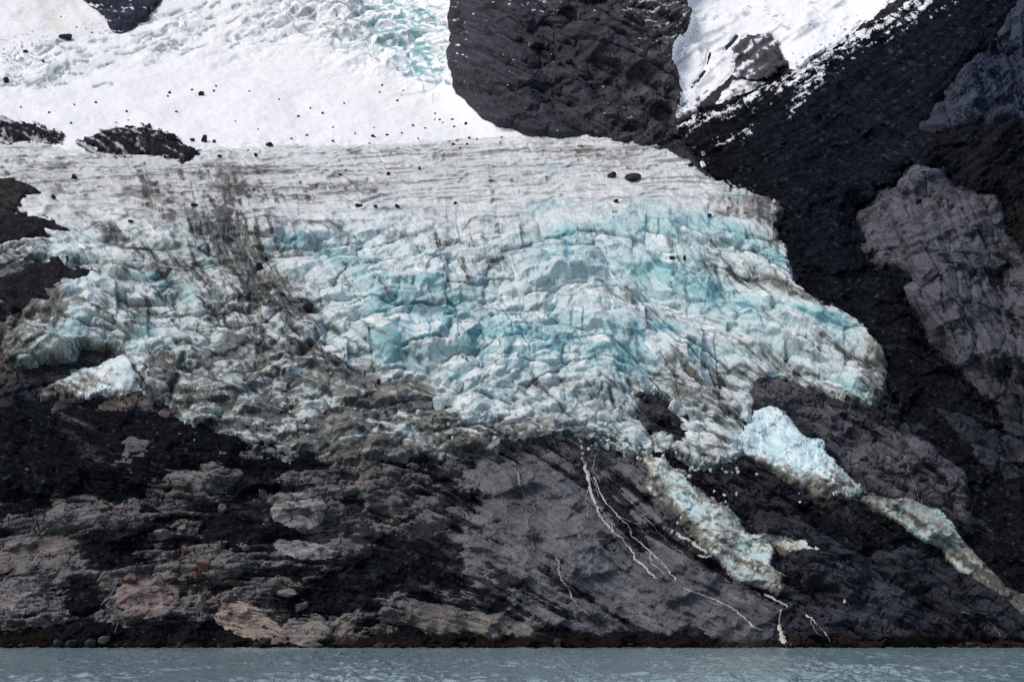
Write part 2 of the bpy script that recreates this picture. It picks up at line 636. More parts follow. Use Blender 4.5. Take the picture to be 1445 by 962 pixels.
def slabs(a, lx, ly, seed, tilt=1.0, step=0.7):
    x, y = rot(a)
    wx = 0.35 * n2
    return facets(x / lx + wx, y / ly + 0.35 * n1, seed, tilt, step)


# angular jointing in three attitudes, blended by region
wB = blur(np.maximum(m_but, m_wall), 20)
wR = np.clip(sstep(560, 800, U) - wB, 0, 1)
wL = np.clip(1 - wB - wR, 0, 1)
fac_h = 0
fac_big = 0
fac_g = 1.0
rowL, colL = (540 + MT, NR), (0, 960 + MX)
colR, rowB, colB = (440 + MX, NC), (0, 700 + MT), (1060 + MX, NC)
for lx, ly, amp, sd_ in ((96, 40, 36, 1), (36, 15, 13, 2), (14, 6, 4.2, 3)):
    hs_ = []
    for a_, rw, cl, w_ in ((-14, rowL, colL, wL), (28, None, colR, wR), (64, rowB, colB, wB)):
        x_, y_ = rot(a_)
        hh, ff, kk_, vv = blocks(x_ / lx + 0.12 * n2, y_ / ly + 0.12 * n1, sd_ + abs(a_), rw, cl, wide=0.36, turn=1.5, lev=1.25)
        fac_h = fac_h + amp * w_ * hh
        if lx > 20:
            fac_big = fac_big + amp * w_ * hh
        fac_g = fac_g - (0.5 * w_ * vv if lx > 20 else 0)
    del hh, ff, kk_, vv
fac_g = np.clip(fac_g, 0, 1)
fac_h = fac_h + 1
rough1 = fbm(U / 7, V / 7, 3, 60)
grain = fbm(U / 9, V / 7, 4, 500, 0.65)
big = fbm(U / 150, V / 120, 4, 70)
ridg = ridged(UW / 90, VW / 60, 5, 80)
crease = np.abs(fbm(UW / 48, VW / 30, 4, 90))
crease2 = np.abs(fbm(UW / 22, VW / 13, 3, 97))

# ------------------------------------------------------------------ where bare slabs stand out of the black debris
slab_bias = blobs([
    # left shore: tilted pale slabs
    (40, 745, 75, 32, -15, 1.5), (110, 730, 55, 22, -15, 1.2), (100, 790, 40, 22, -25, 1.0), (20, 800, 40, 18, -10, 0.8), (20, 855, 50, 17, 10, 1.6), (205, 845, 48, 26, 8, 2.2),
    (355, 878, 52, 26, 12, 2.2), (430, 890, 40, 22, 5, 1.8), (480, 885, 30, 16, -20, 1.2), (425, 725, 42, 27, 8, 1.8), (480, 750, 40, 22, 20, 1.2), (430, 775, 45, 14, 10, 0.9),
    (470, 690, 45, 14, -5, 1.0), (250, 715, 35, 10, 8, 1.0), (225, 760, 20, 9, -20, 0.9), (260, 748, 18, 7, -5, 0.7), (100, 605, 16, 30, -55, 1.1), (115, 640, 20, 12, -30, 1.1),
    (100, 715, 30, 14, -10, 0.9), (280, 675, 40, 8, 15, 1.2), (300, 790, 50, 16, 0, 0.7), (330, 800, 25, 12, -12, 0.9), (475, 810, 40, 10, -5, 0.8), (150, 620, 60, 8, 20, 0.6),
    (200, 590, 60, 7, 8, 0.5), (150, 905, 20, 6, 0, 1.0), (510, 720, 40, 40, 0, 0.8), (560, 700, 50, 30, 10, 1.6), (540, 745, 50, 25, 0, 1.2), (385, 700, 20, 8, 0, .6),
    # centre slab
    (680, 760, 80, 60, 25, 1.5), (760, 700, 90, 50, 30, 1.8), (850, 700, 60, 60, 30, 1.8), (800, 800, 110, 60, 20, 2.0), (930, 850, 110, 50, 18, 2.2), (1020, 880, 70, 30, 12, 1.8),
    (650, 870, 110, 30, 8, 1.7), (590, 880, 50, 20, 5, 1.0), (770, 885, 130, 18, 5, 1.3), (700, 680, 50, 30, 20, 0.9), (950, 780, 60, 40, 40, 1.6), (640, 820, 60, 25, 20, .9),
    # gaps
    (555, 700, 0.1, 0.1, 0, 0), (505, 705, 22, 18, 30, -1.6), (570, 800, 60, 32, 15, -1.9), (520, 850, 45, 20, 25, -1.3), (660, 730, 22, 40, 25, -1.3), (650, 690, 40, 16, -10, -1.1),
    (250, 620, 150, 22, 5, -1.4), (330, 650, 90, 18, 5, -1.4), (30, 640, 60, 80, 0, -2.2), (170, 700, 35, 25, 0, -1.0), (150, 780, 45, 25, -10, -1.3), (110, 850, 45, 18, 0, -1.6),
    (110, 890, 130, 16, 0, -1.6), (300, 745, 50, 30, 0, -0.5), (250, 890, 50, 18, 0, -1.4), (340, 755, 60, 25, 10, -0.4), (210, 660, 60, 20, 0, -.9), (370, 690, 30, 30, 0, -.7),
    (700, 830, 70, 6, 20, -1.6), (860, 775, 50, 12, 35, -1.0), (930, 760, 60, 12, 42, -1.3)])
shore = sstep(884, 905, V + 10 * n1)
slab_h = slab_bias * (0.9 - 0.35 * m_cenS) + 0.62 * fbm(UW / 46, VW / 22, 6, 120, 0.62) + 0.32 * bed3 + 0.26 * bed8 + 0.10 * bed1 + 0.02 * fac_h - 0.44
slab_h = slab_h - 1.4 * shore * (1 - 0.6 * sstep(900, 1050, U))

# ------------------------------------------------------------------ bedrock
in_low = sstep(560, 600, V) * (1 - sstep(1000, 1100, U + 0.3 * (V - 700)))
R_rock = ((26 * big + 10 * ridg) * (1 - 0.85 * prof_big)).astype(F32)
N_rock = fac_h * (0.55 + 0.5 * wR) - 8 * (1 - fac_g) + 1.2 * bed3 + 0.32 * bed1 + 0.8 * rough1 - 8 * np.exp(-(crease / 0.022) ** 2) - 4 * np.exp(-(crease2 / 0.03) ** 2)
cen_soft = m_cenS * sstep(-0.3, 1, slab_bias)
N_rock = N_rock * (1 - 0.68 * cen_soft)
m_crag = np.clip(blur(m_cliff, 4) + blur(m_but, 4) + 0.8 * blur(m_wall, 4) + 0.5 * m_right, 0, 1)
N_rock = N_rock * (1 - 0.6 * m_crag) + m_crag * (1.35 * fac_big + 5 - 4 * (1 - fac_g) + 0.5 * rough1 + 0.4 * bed3) + 1.2 * bed8 * (1 - m_crag)
N_rock = N_rock - 19 * np.clip(blur(m_screeR, 6) - blur(m_but, 6) - blur(m_wall, 6) - blur(m_knob, 6), 0, 1) * sstep(620, 540, V)
N_rock = N_rock - 4 * (1 - sstep(-0.25, 0.35, slab_h)) * in_low + 3.5 * np.clip(slab_h, 0, 1.6) * in_low

N_rock = N_rock * (1 - 0.75 * flat) - 3 * flat - 12 * sstep(0.6, 1.0, prof_big)
N_rock = N_rock - 16 * sstep(0.6, 1.0, blur(m_snow, 8))
c_base = np.empty((NR, NC, 3), F32)
c_base[:] = srgb(54, 54, 61)
c_base = mix(c_base, srgb(98, 96, 97), m_left * sstep(560, 640, V))
c_base = mix(c_base, srgb(116, 106, 101), m_left * 0.6 * sstep(0.1, 0.8, fbm(U / 60, V / 35, 3, 130) + 0.3 * sstep(760, 860, V)))
c_base = mix(c_base, srgb(100, 100, 104), m_cenS)
c_base = mix(c_base, srgb(110, 104, 99), m_cenS * sstep(820, 880, V) * sstep(820, 650, U))
c_base = mix(c_base, srgb(70, 69, 77), blur(m_cliff, 8))
c_base = mix(c_base, srgb(88, 85, 89), blur(m_cliff, 8) * sstep(830, 930, U + 30 * n1))
c_base = mix(c_base, srgb(88, 89, 97), blur(m_but, 5))
c_base = mix(c_base, srgb(86, 84, 90), blur(m_knob, 5))
c_base = mix(c_base, srgb(58, 66, 80), blur(m_wall, 8))
c_base = mix(c_base, srgb(50, 52, 59), m_right * (1 - m_knob))
c_base = mix(c_base, srgb(72, 75, 86), blobs([(1330, 640, 110, 60, 25, .8), (1230, 860, 60, 30, 10, .5), (1190, 800, 90, 40, 20, .4)]) * m_right * (1 - m_knob) * (0.7 + 0.3 * bed8))
stain = sstep(0.15, 0.9, fbm(U / 26 + bed3 * 0.2, V / 26, 4, 140) + 0.25 * bed3)
c_rock = c_base * (1 - 0.55 * stain * (1 - 0.4 * m_cenS))[..., None]
c_rock = c_rock * (1 - 0.12 * np.clip(blur(m_cliff, 4) + m_right, 0, 1))[..., None]
c_rock = c_rock * np.clip(1 + (0.13 + 0.12 * m_right) * bed3 + 0.10 * bed1 + 0.16 * rough1 + 0.12 * (white - 0.5) + 0.15 * m_right * bed8, 0.25, 2.0)[..., None]
wet = strokes([(9, 1, [(724, 650), (738, 700), (756, 722), (752, 775)]), (9, 1, [(786, 784), (792, 818), (818, 858), (846, 880), (850, 905)]), (16, 1, [(822, 645), (832, 690), (850, 732), (880, 762), (900, 792), (928, 818), (950, 850)]),
               (14, 1, [(840, 672), (872, 728), (892, 756), (930, 790), (960, 820)]), (7, .8, [(945, 768), (1002, 817)]), (8, .9, [(1010, 846), (1076, 889)]), (12, 1, [(1094, 847), (1100, 872), (1106, 908)]), (6, .8, [(1274, 640), (1304, 712)])])
c_rock = c_rock * (1 - 0.42 * wet * sstep(-0.8, 0.6, bed3 + rough1))[..., None]
brown = blobs([(1420, 250, 60, 90, 0, 1.0), (1350, 200, 50, 40, 0, 0.7), (1440, 340, 30, 50, 0, .8)]) * (0.5 + 0.5 * n1)
c_rock = mix(c_rock, srgb(44, 36, 29), brown * 0.6)
tide = sstep(893, 906, V + 4 * n2)
c_rock = mix(c_rock, srgb(34, 28, 22), tide * 0.9)
# snow flecks caught on ledges of the dark cliff
fleck = sstep(0.66, 0.82, 0.75 * fbm(U / 12, V / 6, 4, 150) + 0.3 * (white - 0.5) + 0.1 * bed1 + 0.55 * blobs([(930, 30, 60, 60, 0, 1), (800, 8, 120, 14, 0, .5), (650, 50, 14, 60, 0, .7), (965, 120, 30, 40, 0, .6), (880, 175, 60, 12, -20, .5), (740, 20, 60, 30, 0, .25)]) - 0.22)
c_rock = mix(c_rock, srgb(232, 236, 240), fleck * (m_cliff + m_hang > 0.3))

# ------------------------------------------------------------------ black debris
fs5, gs5, ids5 = facets(UW / 5 + 0.25 * rough1, VW / 3.2, 201, 0.6, 1.4)
fs12, gs12, ids12 = facets(UW / 14, VW / 9, 202, 0.6, 1.5)
N_scr = 2.0 * fs5 * gs5 + 2.2 * np.clip(fs12, 0, 2) * gs12 + 0.9 * rough1 + 5 * fbm(U / 50, V / 40, 4, 210) + 1.3 * bed3
sc_bias = m_screeR * 1.9
sc_bias = sc_bias - 4.5 * np.clip(blur(m_but, 15) * 1.15 + 0.18 * grain * (blur(m_but, 15) > 0.05), 0, 1.1) - 3.4 * blur(m_wall, 6) - 3.0 * blur(m_knob, 6)
sc_lvl = np.where(in_low > 0.02, (0.05 - slab_h) * 6 * in_low, 0) + sc_bias * 6 * (1 - in_low)
sc_lvl = sc_lvl + (1 - in_low) * (-4 + 5 * blobs([(1330, 760, 90, 30, 35, 1), (1260, 640, 40, 20, 40, .3), (1400, 720, 70, 60, 40, 1.2), (1200, 880, 160, 22, 0, .8), (1080, 690, 60, 20, 30, .4)]))
N_scr = N_scr + np.clip(sc_lvl, -9, 11)
N_scr = np.where(m_cliff + m_hang > 0.4, -20, N_scr) - 6 * sstep(0.5, 1.0, blur(sum(m_patch.values()), 4))
scree_keep = (N_scr > N_rock * 0.0 - 6) & (N_scr + 2.0 > np.minimum(N_rock, 6) - 3) & (V < 916)
scree_keep &= ~((m_gl > 0.5) & (blur(m_gl, 8) > 0.98)) & ~((m_snow > 0.5) & (blur(m_snow, 8) > 0.98))
scree_keep &= (in_low > 0.05) | (m_screeR > 0.2) | (V > 560)
c_scr = np.empty((NR, NC, 3), F32)
c_scr[:] = srgb(22, 24, 29)
c_scr = mix(c_scr, srgb(22, 27, 35), sstep(1000, 1250, U) * sstep(500, 200, V))
st = rnd(ids5, 5)
c_scr = c_scr * (0.55 + 0.9 * st)[..., None]
c_scr = mix(c_scr, srgb(84, 86, 92), (rnd(ids12, 6) > 0.985) * gs12 * 0.12)
c_scr = mix(c_scr, srgb(92, 94, 100), (rnd(ids5, 7) > 0.96) * gs5 * 0.22)
c_scr = c_scr * np.clip(1 + 0.35 * (white - 0.5) + 0.2 * bed1, 0.3, 2)[..., None]
c_scr = mix(c_scr, c_rock * 0.6, 0.35 * in_low * sstep(-0.5, 0.0, slab_h))
c_scr = mix(c_scr, srgb(92, 86, 80), blobs([(1000, 645, 50, 14, 12, .7), (930, 590, 30, 26, 0, .3), (1130, 690, 70, 10, 30, .5), (1090, 660, 40, 14, 20, .4), (1020, 745, 80, 16, 44, .45), (1085, 735, 60, 14, 35, .35), (940, 690, 16, 50, -30, .4)]) * sstep(-0.4, 0.5, bed3 * 0.6 + rough1))
c_scr = mix(c_scr, srgb(40, 33, 28), brown * 0.6)
c_scr = mix(c_scr, srgb(30, 25, 20), tide * 0.8)
# old snow lying among the stones of the diagonal ridge
dsn = strokes([(26, 1.0, [(950, 168), (1050, 142), (1110, 112), (1190, 68), (1290, 5), (1350, -40)]), (16, 0.95, [(1115, 158), (1140, 128), (1162, 110)]), (14, 0.72, [(1180, 100), (1230, 66), (1290, 30)]),
               (12, 0.6, [(1300, 45), (1345, 12), (1400, -30)]), (26, 0.95, [(950, 225), (985, 240)]), (12, .6, [(1020, 205), (1060, 190)]), (18, 0.7, [(985, 262), (1050, 275)])])
dsnow = sstep(0.72, 0.95, dsn * 0.90 + 0.14 * bed3 + 0.12 * bed1 + 0.2 * rough1 + 0.22 * (white - 0.5) + 0.14 * fbm(U / 11, V / 6, 3, 220) - 0.28 * (gs12 * (fs12 > 0.1)))
c_scr = mix(c_scr, srgb(236, 240, 245), dsnow)

mountain_P = None
Upad = np.concatenate([[-900, -600, -400, -260, -180], U1, [W + 180, W + 260, W + 400, W + 600, W + 900]]).astype(F32)
Vpad = np.concatenate([[-420, -340, -260, -190, -140], V1]).astype(F32)
pd = ((5, 0), (5, 5))
Dp = np.pad(D, pd, mode='edge')
for k in range(4, -1, -1):
    _, y_, z_ = ray(0, np.array([Vpad[k], Vpad[k + 1]]))
    t_ = z_ / y_
    Dp[k] = Dp[k + 1] * (1 + (t_[0] - t_[1]) / (0.95 - t_[0]))
UP, VP = np.meshgrid(Upad, Vpad)
Rp, Np_ = np.pad(R_rock, pd, mode='edge'), np.pad(N_rock.astype(F32), pd, mode='edge')
PM = base_pos(UP, VP, Dp - (Rp + 0.64 * Np_) * Dp / FOC) + np.pad(NRM, pd + ((0, 0),), mode='edge') * (0.36 * Np_ * Dp / FOC)[..., None]
mountain = grid_object("mountain", PM, np.ones(PM.shape[:2], bool), np.pad(c_rock, pd + ((0, 0),), mode='edge'), M_ROCK)
tag(mountain, "dark layered bedrock slope rising from the water under and around the glacier", "mountain", kind="structure")
LAYERS.append((PM[5:, 5:-5], np.ones((NR, NC), bool), (slice(0, NR), slice(0, NC))))

scree = layer("scree", scree_keep, R_rock, N_scr.astype(F32), c_scr, M_SCREE)
tag(scree, "black loose stones and debris covering the slopes beside and below the ice", "scree", kind="stuff")

# ------------------------------------------------------------------ glacier ice
Q = V - 0.42 * np.clip(U - 850, 0, 500) * sstep(230, 330, V) + 0.10 * np.clip(380 - U, 0, 500)
Qw = Q + 15 * fbm(U / 110, V / 60, 4, 300) + 6 * fbm(U / 34, V / 20, 3, 311)
q1 = np.arange(-400, 1200, 1.0)
lam = np.interp(q1, [150, 230, 300, 360, 480, 560, 650], [8, 9, 13, 24, 34, 26, 20])
ph = np.interp(Qw, q1, np.cumsum(1 / lam)).astype(F32)
lamV = np.interp(Qw, q1, lam).astype(F32)
fr = ph - np.floor(ph)
stepid = np.floor(ph)
amp = 0.5 + 0.9 * np.clip(perlin(U / 60, stepid * 3.7, 330) + 0.3, 0, 1)
saw = np.where(fr < 0.58, fr / 0.58, (1 - fr) / 0.42)
saw = saw * saw * (3 - 2 * saw)
face = sstep(0.50, 0.64, fr) * sstep(1.0, 0.9, fr) * np.clip(amp, 0, 1)
crest = np.exp(-((fr - 0.56) / 0.09) ** 2)
N_ice = lamV * (0.34 + 0.3 * sstep(190, 215, V) * sstep(330, 290, V)) * amp * saw

blocky = np.clip(sstep(270, 360, V) + blobs([(560, 60, 90, 70, 0, 1)]), 0, 1)
Qs = Q + 9 * perlin(U / 120, V / 80, 340) + 2.0 * n2
Us = U + 2.5 * n1
ir = (190 + MT, 690 + MT)
i1, id1, k1_, v1_ = blocks(Us / 70, Qs / 31, 401, ir, lev=1.25, turn=1.1)
i2, id2, k2_, v2_ = blocks(Us / 27, Qs / 14, 402, ir, lev=1.1, turn=1.3)
i3, id3, k3_, v3_ = blocks(Us / 10.5, Qs / 6.2, 403, ir, lev=1.0, turn=1.3)
g1, g2 = 1 - v1_, 1 - v2_
lowrough = sstep(470, 560, V + 30 * n1)
N_ice = N_ice * (0.75 - 0.4 * lowrough) + blocky * ((34 - 12 * lowrough) * i1 + (18 + 2 * lowrough) * i2 + (6.0 + 1.4 * lowrough) * i3 + 5) + 0.30 * rough1 * (0.4 + blocky) + 1.5 * fbm(U / 30, V / 16, 3, 410)
b0, id0, k0_, v0_ = blocks(Us / 165, Qs / 58, 404, ir, lev=1.2, turn=1.4)
N_ice = N_ice + blocky * (38 * b0 + 4) * (1 - 0.5 * lowrough)
N_ice -= blocky * (5.0 * v0_ * (rnd(id0 >> 2, 19) > 0.3) + 3.5 * v1_ * (rnd(id1 >> 2, 17) > 0.5) + 1.2 * v2_ * (rnd(id2 >> 2, 18) > 0.3))

FL = idw([(100, 280, 62), (60, 350, 45), (150, 420, 30), (250, 270, 85), (330, 300, 82), (400, 380, 62), (350, 440, 60), (60, 450, -50), (300, 520, -40), (200, 480, 80), (450, 540, 28), (500, 600, 10),
          (450, 600, -30), (600, 350, 80), (700, 300, 86), (700, 480, 82), (900, 280, 95), (1000, 300, 105), (1050, 400, 30), (1150, 500, 28), (980, 560, 32), (1000, 600, 28), (700, 600, 20), (900, 450, 70), (600, 560, 20), (1080, 300, 100)])
flx, fly = np.cos(np.radians(FL)).astype(F32), np.sin(np.radians(FL)).astype(F32)
flu1 = lic(white2, flx, fly, 5)
flu3 = lic(blur(white, 2, 2), flx, fly, 6)
hx = np.ones_like(U) * 0.995
hy = -0.05 * np.ones_like(U) + 0.40 * sstep(860, 1050, U) * sstep(240, 330, V)
hor1 = lic(white, hx, hy, 5)
hor3 = lic(blur(white2, 2, 1), hx, hy, 7)
upband = sstep(185, 215, V) * sstep(330, 270, V)
leftz = sstep(420, 250, U + 0.2 * (V - 350))
N_ice = N_ice + (0.20 * flu1 * (0.3 + face) + 0.3 * flu3) * (1 - 0.85 * upband) + 0.55 * upband * (hor3 + 0.4 * hor1)

# big forms of the left lobes
R_ice_form = blobs([(80, 372, 60, 22, 25, 7), (120, 470, 60, 45, -35, 9), (110, 420, 50, 25, -30, 8), (60, 300, 50, 16, 30, 4), (170, 300, 60, 22, 0, -5), (230, 350, 40, 20, 30, 3), (60, 490, 40, 25, -20, 5),
                    (520, 350, 60, 25, -10, 4), (720, 480, 120, 50, 0, 9), (860, 520, 60, 40, 0, 6), (960, 330, 70, 24, 15, 6), (1050, 380, 60, 14, 20, 5), (1000, 420, 90, 20, 18, 6), (1150, 470, 70, 14, 22, 5),
                    (1170, 540, 60, 20, 25, 8), (1040, 500, 70, 14, 22, 4), (980, 530, 60, 14, 15, -5), (300, 500, 60, 50, 0, -3), (450, 580, 90, 40, 20, 3), (700, 590, 120, 22, 5, 4)])

# --- the colour of the ice: white, blue, dirty, with shade painted into the seams
blue = blobs([(470, 345, 50, 14, -5, .9), (410, 342, 30, 9, 0, 1.0), (480, 365, 26, 12, 20, 1.0), (520, 400, 40, 18, 30, .5), (560, 440, 45, 40, 70, 1.0), (600, 470, 45, 40, 80, 1.0), (640, 460, 45, 40, 0, .9), (690, 500, 45, 30, 0, 1.1),
              (760, 500, 60, 30, 0, .7), (830, 500, 50, 40, 0, .8), (880, 510, 30, 40, 0, 1.0), (780, 370, 45, 18, 0, 1.0), (800, 340, 30, 14, 0, .7), (860, 330, 60, 20, 0, .7), (950, 330, 50, 18, 10, 1.0),
              (920, 380, 60, 20, 10, 1.0), (980, 400, 50, 20, 18, 1.1), (1040, 440, 60, 14, 22, 1.2), (1110, 450, 60, 10, 22, 1.3), (1180, 468, 30, 8, 22, 1.1), (1095, 370, 24, 10, 25, 1.3), (1030, 335, 60, 14, 20, .9),
              (940, 470, 30, 10, 0, .8), (975, 500, 10, 10, 0, 2.0), (1045, 495, 30, 14, 15, 1.1), (1190, 550, 40, 10, 25, .9), (1105, 535, 14, 6, 20, 1.4), (900, 295, 60, 12, -5, .5), (1040, 280, 30, 12, 0, .9),
              (790, 240, 40, 8, 5, .5), (780, 295, 40, 7, -5, .8), (115, 475, 14, 10, -10, 2.2), (85, 480, 20, 10, -20, 1.2), (100, 415, 24, 8, -25, 1.1), (180, 405, 12, 8, 0, .8), (235, 408, 40, 10, 25, 1.2),
              (190, 470, 40, 18, 0, 1.0), (220, 500, 30, 30, 30, .8), (320, 390, 30, 20, 20, .7), (260, 525, 30, 10, -25, 1.0), (300, 570, 26, 7, -25, 1.2), (345, 485, 20, 10, 0, .9), (400, 460, 8, 12, 0, .8),
              (450, 490, 20, 20, 0, .6), (590, 590, 20, 5, 0, .7), (640, 540, 12, 8, 0, 1.2), (740, 540, 14, 10, 0, .7), (560, 500, 30, 20, 0, .6), (1070, 300, 16, 14, 10, .6), (700, 560, 40, 6, 0, .4)])
blue = blue + 0.25 * sstep(330, 400, V) * sstep(560, 500, V) * sstep(430, 560, U) * sstep(1150, 1000, U)
fr1, fr2 = rnd(id1, 9), rnd(id2, 9)
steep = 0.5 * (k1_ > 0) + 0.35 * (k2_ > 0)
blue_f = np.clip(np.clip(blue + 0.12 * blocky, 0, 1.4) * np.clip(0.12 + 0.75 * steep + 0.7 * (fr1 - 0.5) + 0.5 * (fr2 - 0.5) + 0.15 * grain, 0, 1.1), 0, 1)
deep = v1_ * (rnd(id1 >> 2, 11) > 0.5) * np.clip(blue, 0, 1) + 0.7 * v2_ * (rnd(id2 >> 2, 13) > 0.75) * np.clip(blue, 0, 1) + 0.8 * (rnd(id2, 12) > 0.95) * np.clip(blue - 0.3, 0, 1)
ice_l = mix(np.broadcast_to(srgb(229, 233, 232), (NR, NC, 3)).astype(F32), srgb(200, 217, 218), blocky * 0.7)
ice_l = mix(ice_l, srgb(212, 215, 214), 0.8 * upband)
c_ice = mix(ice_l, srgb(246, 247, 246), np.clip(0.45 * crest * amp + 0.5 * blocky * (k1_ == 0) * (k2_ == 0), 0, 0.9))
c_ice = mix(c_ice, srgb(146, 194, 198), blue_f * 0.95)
c_ice = mix(c_ice, srgb(72, 138, 154), np.clip(1.2 * deep, 0, 1) * 0.85)

dirt = blobs([
    # the grimy band down the left flank
    (330, 270, 60, 22, 5, .7), (330, 320, 50, 30, 10, .9), (300, 345, 50, 25, 20, .7), (350, 390, 45, 40, 50, .9), (400, 420, 60, 22, 25, 1.0), (380, 360, 30, 14, 0, .7), (270, 400, 40, 20, 20, .6), (290, 250, 60, 12, 0, .5),
    (220, 280, 40, 25, 0, .5), (210, 365, 40, 14, 20, .8), (160, 345, 30, 12, 20, .6), (235, 390, 30, 14, 20, .7), (30, 370, 60, 16, -10, 1.1), (30, 430, 50, 40, -30, 1.0), (15, 470, 25, 40, 0, 1.0), (60, 440, 30, 25, -40, .8),
    (110, 440, 10, 10, 0, .6), (40, 395, 40, 20, 0, 1.0), (150, 330, 40, 6, 30, .5),
    # rotten grey ice in the lower left
    (300, 480, 50, 30, -20, .55), (380, 470, 60, 40, 0, .8), (330, 540, 60, 40, -20, .75), (420, 530, 60, 50, 0, .95), (230, 530, 26, 30, 0, 1.1), (400, 600, 90, 40, 10, 1.15), (300, 590, 50, 22, 10, .9), (490, 540, 40, 40, 20, .8),
    (520, 590, 60, 50, 0, .9), (470, 640, 90, 20, 0, 1.2), (580, 560, 40, 26, 10, .8), (600, 610, 60, 26, 0, .85), (690, 630, 80, 20, 0, 1.1), (590, 640, 60, 14, 0, 1.2), (780, 555, 60, 10, 5, .7), (750, 610, 90, 24, 0, .7), (850, 560, 50, 18, 0, .5),
    (830, 620, 60, 14, 0, .8), (890, 580, 40, 20, 0, .6), (170, 440, 60, 6, -15, .5), (200, 440, 30, 20, 0, .3), (440, 440, 24, 10, 0, .6),
    # right: brown drape below the blue
    (990, 530, 60, 16, 18, 1.0), (950, 550, 50, 16, 25, .7), (1010, 570, 60, 22, 25, .95), (980, 595, 60, 16, 5, .8), (1000, 640, 60, 22, 10, 1.0), (960, 645, 20, 14, 0, .7), (1060, 530, 40, 12, 15, .9), (1130, 530, 60, 10, 22, .7), (1200, 565, 40, 8, 25, .6), (1050, 490, 60, 10, 12, .5),
    (1090, 510, 60, 10, 20, .6), (1200, 510, 50, 12, 30, .8), (1240, 510, 24, 40, 20, 1.1), (1240, 550, 20, 20, 0, 1.1), (1100, 420, 70, 8, 25, .7), (1020, 390, 60, 6, 18, .5), (1080, 395, 40, 8, 25, .7), (1080, 290, 50, 22, 10, 1.0), (1090, 330, 30, 20, 0, .7),
    (990, 285, 60, 8, 5, .5), (1050, 310, 50, 8, 5, .7), (1120, 300, 40, 40, 0, 1.0), (960, 455, 40, 8, 10, .5), (1150, 440, 40, 8, 25, .6),
    # upper surface
    (500, 270, 90, 10, 0, .55), (420, 285, 70, 8, 0, .5), (640, 240, 160, 18, 0, .4), (560, 300, 60, 7, 0, .5), (700, 325, 60, 8, 0, .6), (640, 345, 40, 8, 10, .7), (720, 370, 40, 8, 0, .5), (620, 350, 20, 8, 20, .4), (820, 215, 80, 10, 2, .7),
    (880, 230, 60, 12, 10, .4), (720, 260, 80, 5, 0, .6), (680, 385, 40, 10, 0, .4), (950, 255, 60, 6, 0, .5), (450, 325, 50, 5, 0, .7), (420, 362, 20, 5, -10, 1.1), (640, 415, 20, 12, 0, .3)])
dirt = dirt + leftz * sstep(215, 260, V) * (0.38 + 0.3 * n2) + blobs([(10, 440, 50, 60, -20, 1.0), (40, 480, 30, 30, 0, .5), (400, 600, 120, 50, 0, .3), (330, 300, 80, 60, 20, .25)])
dn = 0.35 * flu3 + 0.25 * flu1 + 0.9 * grain + 0.5 * n1
dirt = dirt + 0.55 * (1 - sstep(0.45, 0.95, blur(m_gl, 7))) * sstep(225, 260, V)
dirt = dirt - blobs([(85, 358, 50, 15, -10, 1.2), (115, 418, 50, 22, -30, .7), (55, 292, 45, 13, 30, .9), (170, 300, 60, 14, 0, .4), (100, 470, 40, 20, -20, .4), (200, 500, 30, 30, 0, .3)])
fmod = np.where(V < 330, 0.25 + 0.9 * face, 1.0)
dn = fmod * (0.55 * flu3 + 0.45 * flu1) + 0.7 * grain + 0.5 * n1 + 1.3 * (rnd(id2, 21) - 0.5) + 1.3 * (rnd(id1, 22) - 0.5)
df = sstep(0.25, 1.0, dirt * 0.68 + 0.46 * dn * (0.25 + np.clip(dirt, 0, 1)))
hstreak = sstep(0.2, 1.8, 0.8 * hor3 + 0.9 * hor1 + 0.6 * n2) * upband * 0.8
dline = sstep(0.8, 2.0, flu3 * 0.8 + 0.8 * flu1 + 0.5 * n1) * np.clip(0.12 + dirt, 0, 0.8) * blocky
# dirt gathers in the seams between blocks
seam = v1_ * (rnd(id1 >> 2, 14) > 0.3) + 0.8 * v2_ * (rnd(id2 >> 2, 15) > 0.4) + 0.5 * v3_ * (rnd(id3 >> 2, 16) > 0.6)
seam = seam * sstep(0.1, 0.7, dirt + 0.25 * n2) * blocky
tan_d = mix(np.broadcast_to(srgb(124, 122, 115), (NR, NC, 3)).astype(F32), srgb(154, 152, 148), upband)
c_ice = mix(c_ice, srgb(150, 158, 154), 0.3 * leftz * sstep(-0.6, 0.8, n2 + grain) * sstep(190, 240, V))
c_ice = mix(c_ice, tan_d, 0.85 * df + 0.25 * np.clip(dirt, 0, 1))
c_ice = mix(c_ice, srgb(114, 113, 110), hstreak)
bandline = np.exp(-((fr - 0.66) / 0.10) ** 2) * np.clip(sstep(-0.1, 0.7, n1 + 0.5 * hor3) * (0.25 * upband + 0.9 * sstep(190, 215, V) * sstep(420, 330, V) * sstep(760, 500, U) + 0.35 * np.clip(dirt, 0, 1.2)), 0, 1)
c_ice = mix(c_ice, srgb(92, 88, 82), bandline * 0.75)
c_ice = mix(c_ice, srgb(78, 75, 68), dline * 0.9)
dark = sstep(0.55, 1.05, np.clip(dirt, 0, 1.3) * 0.62 + 0.30 * grain + fmod * (0.28 * flu3 + 0.14 * flu1) + 0.2 * n2 + 0.3 * (rnd(id2, 23) - 0.5))
c_ice = mix(c_ice, srgb(46, 45, 43), dark * 0.85)
c_ice = mix(c_ice, srgb(40, 37, 34), np.clip(seam, 0, 1) * 0.8)
